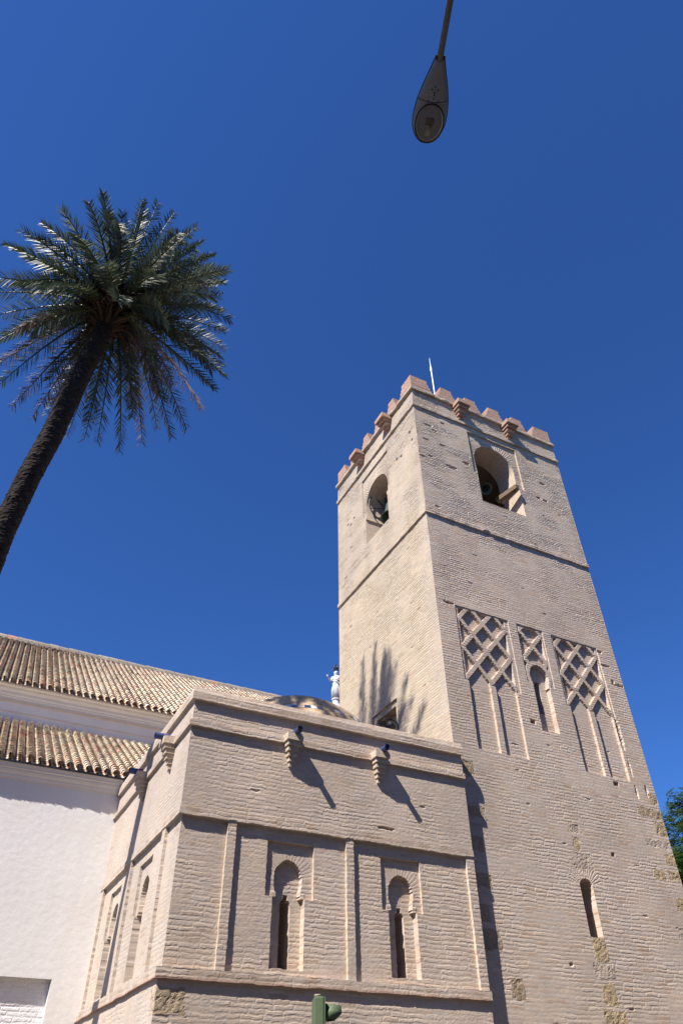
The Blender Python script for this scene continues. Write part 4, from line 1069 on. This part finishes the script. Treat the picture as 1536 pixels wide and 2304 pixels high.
# leaf-base boots under the crown
mb = MB()
for k in range(150):
    az = k * 2.39996; h = 16.1 + 0.9 * (k / 150); r = 0.25 + 0.20 * (k / 150)
    d = Vector((math.cos(az), math.sin(az), 0)); c0_ = curve_at(palm_pts, h)
    a = c0_ + d * 0.12; b = c0_ + d * (r + 0.08) + Vector((0, 0, 0.10 + 0.15 * random.random())); L_ = random.uniform(0.2, 0.55)
    e = b + (d * random.uniform(0.5, 1.0) + Vector((random.uniform(-.2, .2), random.uniform(-.2, .2), random.uniform(-0.5, 0.5)))).normalized() * L_
    f = random.uniform(0.6, 1.3); mb.tube([a, b, e], [0.07, 0.05, 0.012], 5, (0.055 * f, 0.035 * f, 0.022 * f))
for k in range(260):       # loose fibre and old flower stalks
    az = random.uniform(0, 2 * math.pi); d = Vector((math.cos(az), math.sin(az), 0)); b = CR + d * random.uniform(0.25, 0.6) + Vector((0, 0, random.uniform(-0.5, 0.35)))
    e = b + d * random.uniform(0.05, 0.35) + Vector((0, 0, random.uniform(-0.35, 0.1))); f = random.uniform(0.7, 1.5)
    mb.tube([b, b.lerp(e, .5) + Vector((0, 0, .04)), e], [0.008, 0.008, 0.003], 4, (0.16 * f, 0.11 * f, 0.075 * f))
mb.build('leaf_bases', mat_tint('palm_fibre', s1=20, a1=0.3, s2=90, a2=0.2, bd=0.01), palm, color=True, recalc=False)

# ------------------------------------------------------------------ broadleaf tree behind the tower
TB = Vector((26.2, 11.2, 0))
tree = thing('broadleaf_tree', TB, 'dark green broadleaf tree behind the right edge of the tower', 'tree')
mb = MB(); tips = []
def limb(p, d, L, r, depth):
    pts = [p]; 
    for k in range(4):
        d = (d + Vector((random.uniform(-.18, .18), random.uniform(-.18, .18), random.uniform(-.02, .14)))).normalized(); pts.append(pts[-1] + d * L / 4)
    mb.tube(pts, [r * (1 - 0.12 * k) for k in range(5)], 8)
    if depth == 0: tips.extend(pts[1:]); return
    for k in range(4):
        a = random.uniform(0, 2 * math.pi); nd = (d + Vector((math.cos(a), math.sin(a), random.uniform(-0.1, 0.6))) * 0.9).normalized()
        limb(pts[random.choice((2, 3, 4, 4))], nd, L * 0.72, r * 0.55, depth - 1)
limb(TB, Vector((0.02, 0, 1)), 4.5, 0.38, 0); base_top = tips[-1]; tips = []
for k in range(6):
    a = 2 * math.pi * k / 6; limb(base_top, Vector((math.cos(a), math.sin(a), 0.9)).normalized(), 4.0, 0.22, 2)
mb.build('trunk', M_TRUNK, tree, smooth=True)
M_LEAF = mat_leaf('tree_leaf', (0.065, 0.125, 0.028), (0.085, 0.145, 0.038), 0.5, 0.35, 0.3)
lv = []; lc = []
rt = np.random.default_rng(5)
clumps = []
for k in range(420):
    v = rt.normal(size=3); v /= np.linalg.norm(v); v[2] = abs(v[2]) if rt.random() < 0.75 else v[2]
    clumps.append(np.array([TB.x, TB.y, 10.3]) + v * np.array([5.6, 5.6, 5.4]) * (0.62 + 0.38 * rt.random()))
V = []; Fc = []; Cc = []
for c in clumps:
    cr_ = rt.uniform(0.45, 0.95); tone = rt.uniform(0.7, 1.25)
    for q_ in range(26):          # a compound leaf: a drooping stalk with pairs of leaflets
        st = c + np.clip(rt.normal(size=3), -1.0, 1.0) * cr_ * 0.5; az = rt.uniform(0, 6.283); d = np.array([math.cos(az), math.sin(az), rt.uniform(-.5, .35)]); d /= np.linalg.norm(d)
        sd_ = np.cross(d, [0, 0, 1]); sd_ /= np.linalg.norm(sd_); t2 = tone * rt.uniform(0.7, 1.3)
        for i in range(6):
            pp = st + d * 0.075 * i + np.array([0, 0, -0.006 * i * i])
            for sg in (-1, 1):
                dl = sd_ * sg + d * 0.5 + np.array([0, 0, rt.uniform(-.5, .2)]); dl /= np.linalg.norm(dl); w = np.cross(dl, [0, 0, 1]); w = w / (np.linalg.norm(w) + 1e-6) * 0.042
                b0 = len(V); ln = rt.uniform(0.15, 0.23)
                V += [pp, pp + dl * ln * .5 + w, pp + dl * ln, pp + dl * ln * .5 - w]; Fc.append((b0, b0 + 1, b0 + 2, b0 + 3)); Cc += [(t2, t2, t2)] * 4
mesh_np('crown', np.array(V), np.array(Fc), M_LEAF, tree, np.array(Cc))

# ------------------------------------------------------------------ street lamp over the camera
LN = Vector((CAM.x + 1.97, CAM.y + 1.57, 9.5)); LT = Vector((CAM.x + 2.26, CAM.y + 2.30, 9.5))
LB = Vector((CAM.x + 1.02, CAM.y - 0.85, 0))
lamp = thing('street_lamp', LB, 'grey teardrop street lamp on a thin arm overhead', 'street lamp')
M_LPOLE = mat_plain('painted_pole', (0.09, 0.075, 0.065), 0.6, s=30, amt=0.2)
M_LBODY = mat_plain('grey_lamp_shell', (0.17, 0.18, 0.215), 0.28, s=30, amt=0.08, bd=0.0, spec=0.5)
M_RIM = mat_plain('black_rubber', (0.012, 0.012, 0.014), 0.6, s=30, amt=0.1)
ax = (LT - LN); LL = ax.length; ax.normalize(); sdv = Vector((ax.y, -ax.x, 0)); zv = Vector((0, 0, 1))
mb = MB(); p0 = Vector((LB.x, LB.y, -0.02))
mb.tube([p0, p0 + zv * 0.3, p0 + zv * 0.32, p0 + zv * 8.6], [0.11, 0.11, 0.085, 0.055], 16); mb.build('pole', M_LPOLE, lamp, smooth=True)
mb = MB(); arm_end = LN + ax * 0.012
top_ = p0 + zv * 8.6
mb.tube([top_ - zv * 0.1, top_ + zv * 0.35 + ax * 0.08, top_ + zv * 0.65 + ax * 0.35, LN - ax * 1.5 + zv * 0.0, LN - ax * 0.7, arm_end], 0.031, 12); mb.build('arm', M_LPOLE, lamp, smooth=True)
def lw(s):    # half width of the teardrop along its axis, s = 0 at the neck
    x = s / LL
    if x < 0.68: return 0.050 + (0.172 - 0.050) * math.sin(min(1, x / 0.68) * math.pi / 2) ** 1.15
    return 0.172 * math.sqrt(max(0, 1 - ((x - 0.68) / 0.32) ** 2))
SS = [LL * i / 30 for i in range(29)] + [LL * 0.955, LL * 0.975, LL * 0.99, LL * 0.998]
mb = MB(); ns = 18; vs = []
for s in SS:
    w = max(lw(s), 0.004); hgt = 0.05 + 0.11 * (w / 0.172)
    for k in range(ns):
        a = 2 * math.pi * k / ns; ca, sa = math.cos(a), math.sin(a)
        zz = hgt * sa if sa > 0 else 0.045 * (w / 0.172) ** 0.5 * sa
        vs.append(LN + ax * s + sdv * (w * math.copysign(abs(ca) ** 0.8, ca)) + zv * zz)
fs = [(i * ns + k, i * ns + (k + 1) % ns, (i + 1) * ns + (k + 1) % ns, (i + 1) * ns + k) for i in range(len(SS) - 1) for k in range(ns)] + [tuple(range(ns)), tuple(reversed(range((len(SS) - 1) * ns, len(SS) * ns)))]
body = mb.add(vs, fs).build('lamp_housing', M_LBODY, lamp, smooth=True)
mb = MB(); mb.tube([LN + ax * s + sdv * (lw(s) + 0.001) + zv * 0.002 for s in SS] + [LN + ax * s - sdv * (lw(s) + 0.001) + zv * 0.002 for s in reversed(SS)], 0.006, 6); mb.build('seam', M_RIM, body)
GC = LN + ax * LL * 0.735 - zv * 0.046; GA, GB_ = 0.185, 0.146
def ell(r, z): return [GC + ax * (math.cos(2 * math.pi * k / 40) * GA * r) + sdv * (math.sin(2 * math.pi * k / 40) * GB_ * r) + zv * z for k in range(41)]
mb = MB(); mb.tube(ell(1.0, -0.004), 0.008, 6); mb.build('gasket', M_RIM, body)
mb = MB(); vs = []; rings = [(1.0, -0.002), (0.8, 0.018), (0.5, 0.03), (0.2, 0.034), (0.01, 0.034)]
# reflector pan seen through the glass, a hood and the lamp bulb
for r, z in rings: vs += ell(r, z)[:40]
mb.add(vs, [(i * 40 + k, (i + 1) * 40 + k, (i + 1) * 40 + (k + 1) % 40, i * 40 + (k + 1) % 40) for i in range(4) for k in range(40)])
M_REFL = mat_plain('lamp_reflector', (0.66, 0.60, 0.53), 0.5, metal=0.0, s=60, amt=0.2, bd=0.003)
mb.build('reflector', M_REFL, body, recalc=False)
mb = MB(); mb.tube([GC + ax * 0.01, GC + ax * 0.115], [0.024, 0.03], 14); mb.box(0, 0, 0, 0, 0, 0)
mb.build('bulb', mat_plain('frosted_bulb', (0.35, 0.31, 0.27), 0.4, s=10, amt=0.1, bd=0), body, smooth=True)
mb = MB()
P_ = [GC + ax * a + sdv * b + zv * c for c in (-0.006, 0.02) for b in (-0.042, 0.042) for a in (-0.055, 0.012)]
mb.add(P_, [(0, 2, 3, 1), (4, 5, 7, 6), (0, 1, 5, 4), (2, 6, 7, 3), (0, 4, 6, 2), (1, 3, 7, 5)]); mb.build('bulb_holder', mat_plain('holder', (0.12, 0.10, 0.09), 0.6), body)
M_GLASS, n_, b_ = mat_new('lamp_glass'); b_.inputs['Base Color'].default_value = (0.9, 0.88, 0.86, 1); b_.inputs['Roughness'].default_value = 0.05; b_.inputs['Transmission Weight'].default_value = 1.0; b_.inputs['IOR'].default_value = 1.15
mb = MB(); vs = []
for r, z in ((1.0, -0.008), (0.85, -0.022), (0.6, -0.034), (0.3, -0.04), (0.01, -0.042)): vs += ell(r, z)[:40]
mb.add(vs, [(i * 40 + k, i * 40 + (k + 1) % 40, (i + 1) * 40 + (k + 1) % 40, (i + 1) * 40 + k) for i in range(4) for k in range(40)]); mb.build('lens', M_GLASS, body, smooth=True, recalc=False)
mb = MB()      # hatch line, screws, neck ears
s0_ = LL * 0.48
mb.tube([LN + ax * (s0_ - 0.02 * abs(t_) ** 2) + sdv * t_ * lw(s0_) * 0.98 - zv * (0.045 * (lw(s0_) / 0.172) ** 0.5 * (1 - min(1, abs(t_ * 0.98)) ** 2.5) ** 0.5 + 0.001) for t_ in np.linspace(-1, 1, 15)], 0.0028, 5)
for s, o_ in ((0.37, 0.0), (0.335, 0.03), (0.335, -0.03), (0.40, 0.0), (0.44, 0.0), (0.47, 0.05), (0.47, -0.05), (0.30, 0.0), (0.97, 0.0)):
    c_ = LN + ax * LL * s + sdv * o_ - zv * (0.041 if s < 0.9 else 0.02); mb.lathe([(0.0, -0.006), (0.007, -0.005), (0.008, 0.004)], c_, 8)
c_ = LN + ax * LL * 0.345 - zv * 0.036
for o_ in (-1, 1):
    c_ = LN + sdv * o_ * 0.042; mb.tube([c_ - ax * 0.03, c_ + ax * 0.04], 0.011, 8)
mb.build('fittings', M_RIM, body)

# ------------------------------------------------------------------ traffic light at the bottom edge
dl = 9.0; TLc = Vector((CAM.x + dl * math.sin(R(25.75)), CAM.y + dl * math.cos(R(25.75)), 0)); TLZ = 1.6 + dl * math.tan(R(7.15))
tl = thing('traffic_light', TLc, 'green painted traffic light head with hooded lamps in front of the chapel', 'traffic light')
M_TL = mat_plain('green_paint', (0.085, 0.12, 0.065), 0.6, s=25, amt=0.08, bd=0.0)
M_BLK = mat_plain('black_lamp', (0.01, 0.01, 0.01), 0.5, s=20, amt=0.1, bd=0)
ex = Vector((0.94, -0.34, 0)).normalized(); ey = Vector((-ex.y, ex.x, 0))     # ex: the way the lamps face
def tbox(mb, a0, a1, b0, b1, z0, z1): 
    mb.add([TLc + ex * a + ey * b + zv * z for z in (z0, z1) for b in (b0, b1) for a in (a0, a1)], [(0, 2, 3, 1), (4, 5, 7, 6), (0, 1, 5, 4), (2, 6, 7, 3), (0, 4, 6, 2), (1, 3, 7, 5)])
mb = MB(); tbox(mb, -0.065, 0.035, -0.135, 0.135, TLZ - 0.86, TLZ); 
hd = mb.build('signal_housing', M_TL, tl)
bv = hd.modifiers.new('bevel', 'BEVEL'); bv.width = 0.012; bv.segments = 3
mb = MB()
for k in range(3): tbox(mb, 0.037, 0.050, -0.128, 0.128, TLZ - 0.285 * (k + 1) + 0.006, TLZ - 0.285 * k - 0.004)
mb.build('lamp_door', M_TL, tl)
for k in range(3):
    zc2 = TLZ - 0.1425 - 0.285 * k; mb = MB(); vs = []; N_ = 26; cut = 0.62
    for (xx, rr) in ((0.05, 0.100), (0.225, 0.080)):
        for i in range(N_ + 1):
            a = -cut + (math.pi + 2 * cut) * i / N_
            x2 = xx if xx < 0.1 else xx - 0.10 * max(0, -math.sin(a))
            vs.append(TLc + ex * x2 + ey * math.cos(a) * rr + zv * (zc2 + math.sin(a) * rr))
    mb.add(vs, [(i, i + 1, i + N_ + 2, i + N_ + 1) for i in range(N_)])
    hobj = mb.build('hood', M_TL, tl, smooth=True, recalc=False)
    so = hobj.modifiers.new('thick', 'SOLIDIFY'); so.thickness = 0.003
    mb = MB(); mb.lathe([(0.096, 0.0), (0.09, 0.01), (0.06, 0.026), (0.0, 0.033)], TLc + ex * 0.052 + zv * zc2, 24, Matrix((( ey.x, 0, ex.x), (ey.y, 0, ex.y), (0, 1, 0))))
    mb.build('lens', mat_plain('signal_lens', ((0.20, 0.01, 0.01), (0.22, 0.12, 0.01), (0.01, 0.12, 0.06))[k], 0.2, s=60, amt=0.3, bd=0.002), tl, smooth=True)
mb = MB(); mb.lathe([(0.02, 0.0), (0.02, 0.012), (0.035, 0.016), (0.038, 0.024), (0.03, 0.032), (0.0, 0.035)], TLc + zv * TLZ - ex * 0.02, 14); mb.build('cap', mat_plain('brass_cap', (0.30, 0.28, 0.18), 0.5), tl)
mb = MB(); mb.tube([TLc - ex * 0.015 - zv * 0.02, TLc - ex * 0.015 + zv * (TLZ - 0.8)], 0.055, 16); mb.build('post', M_TL, tl, smooth=True)
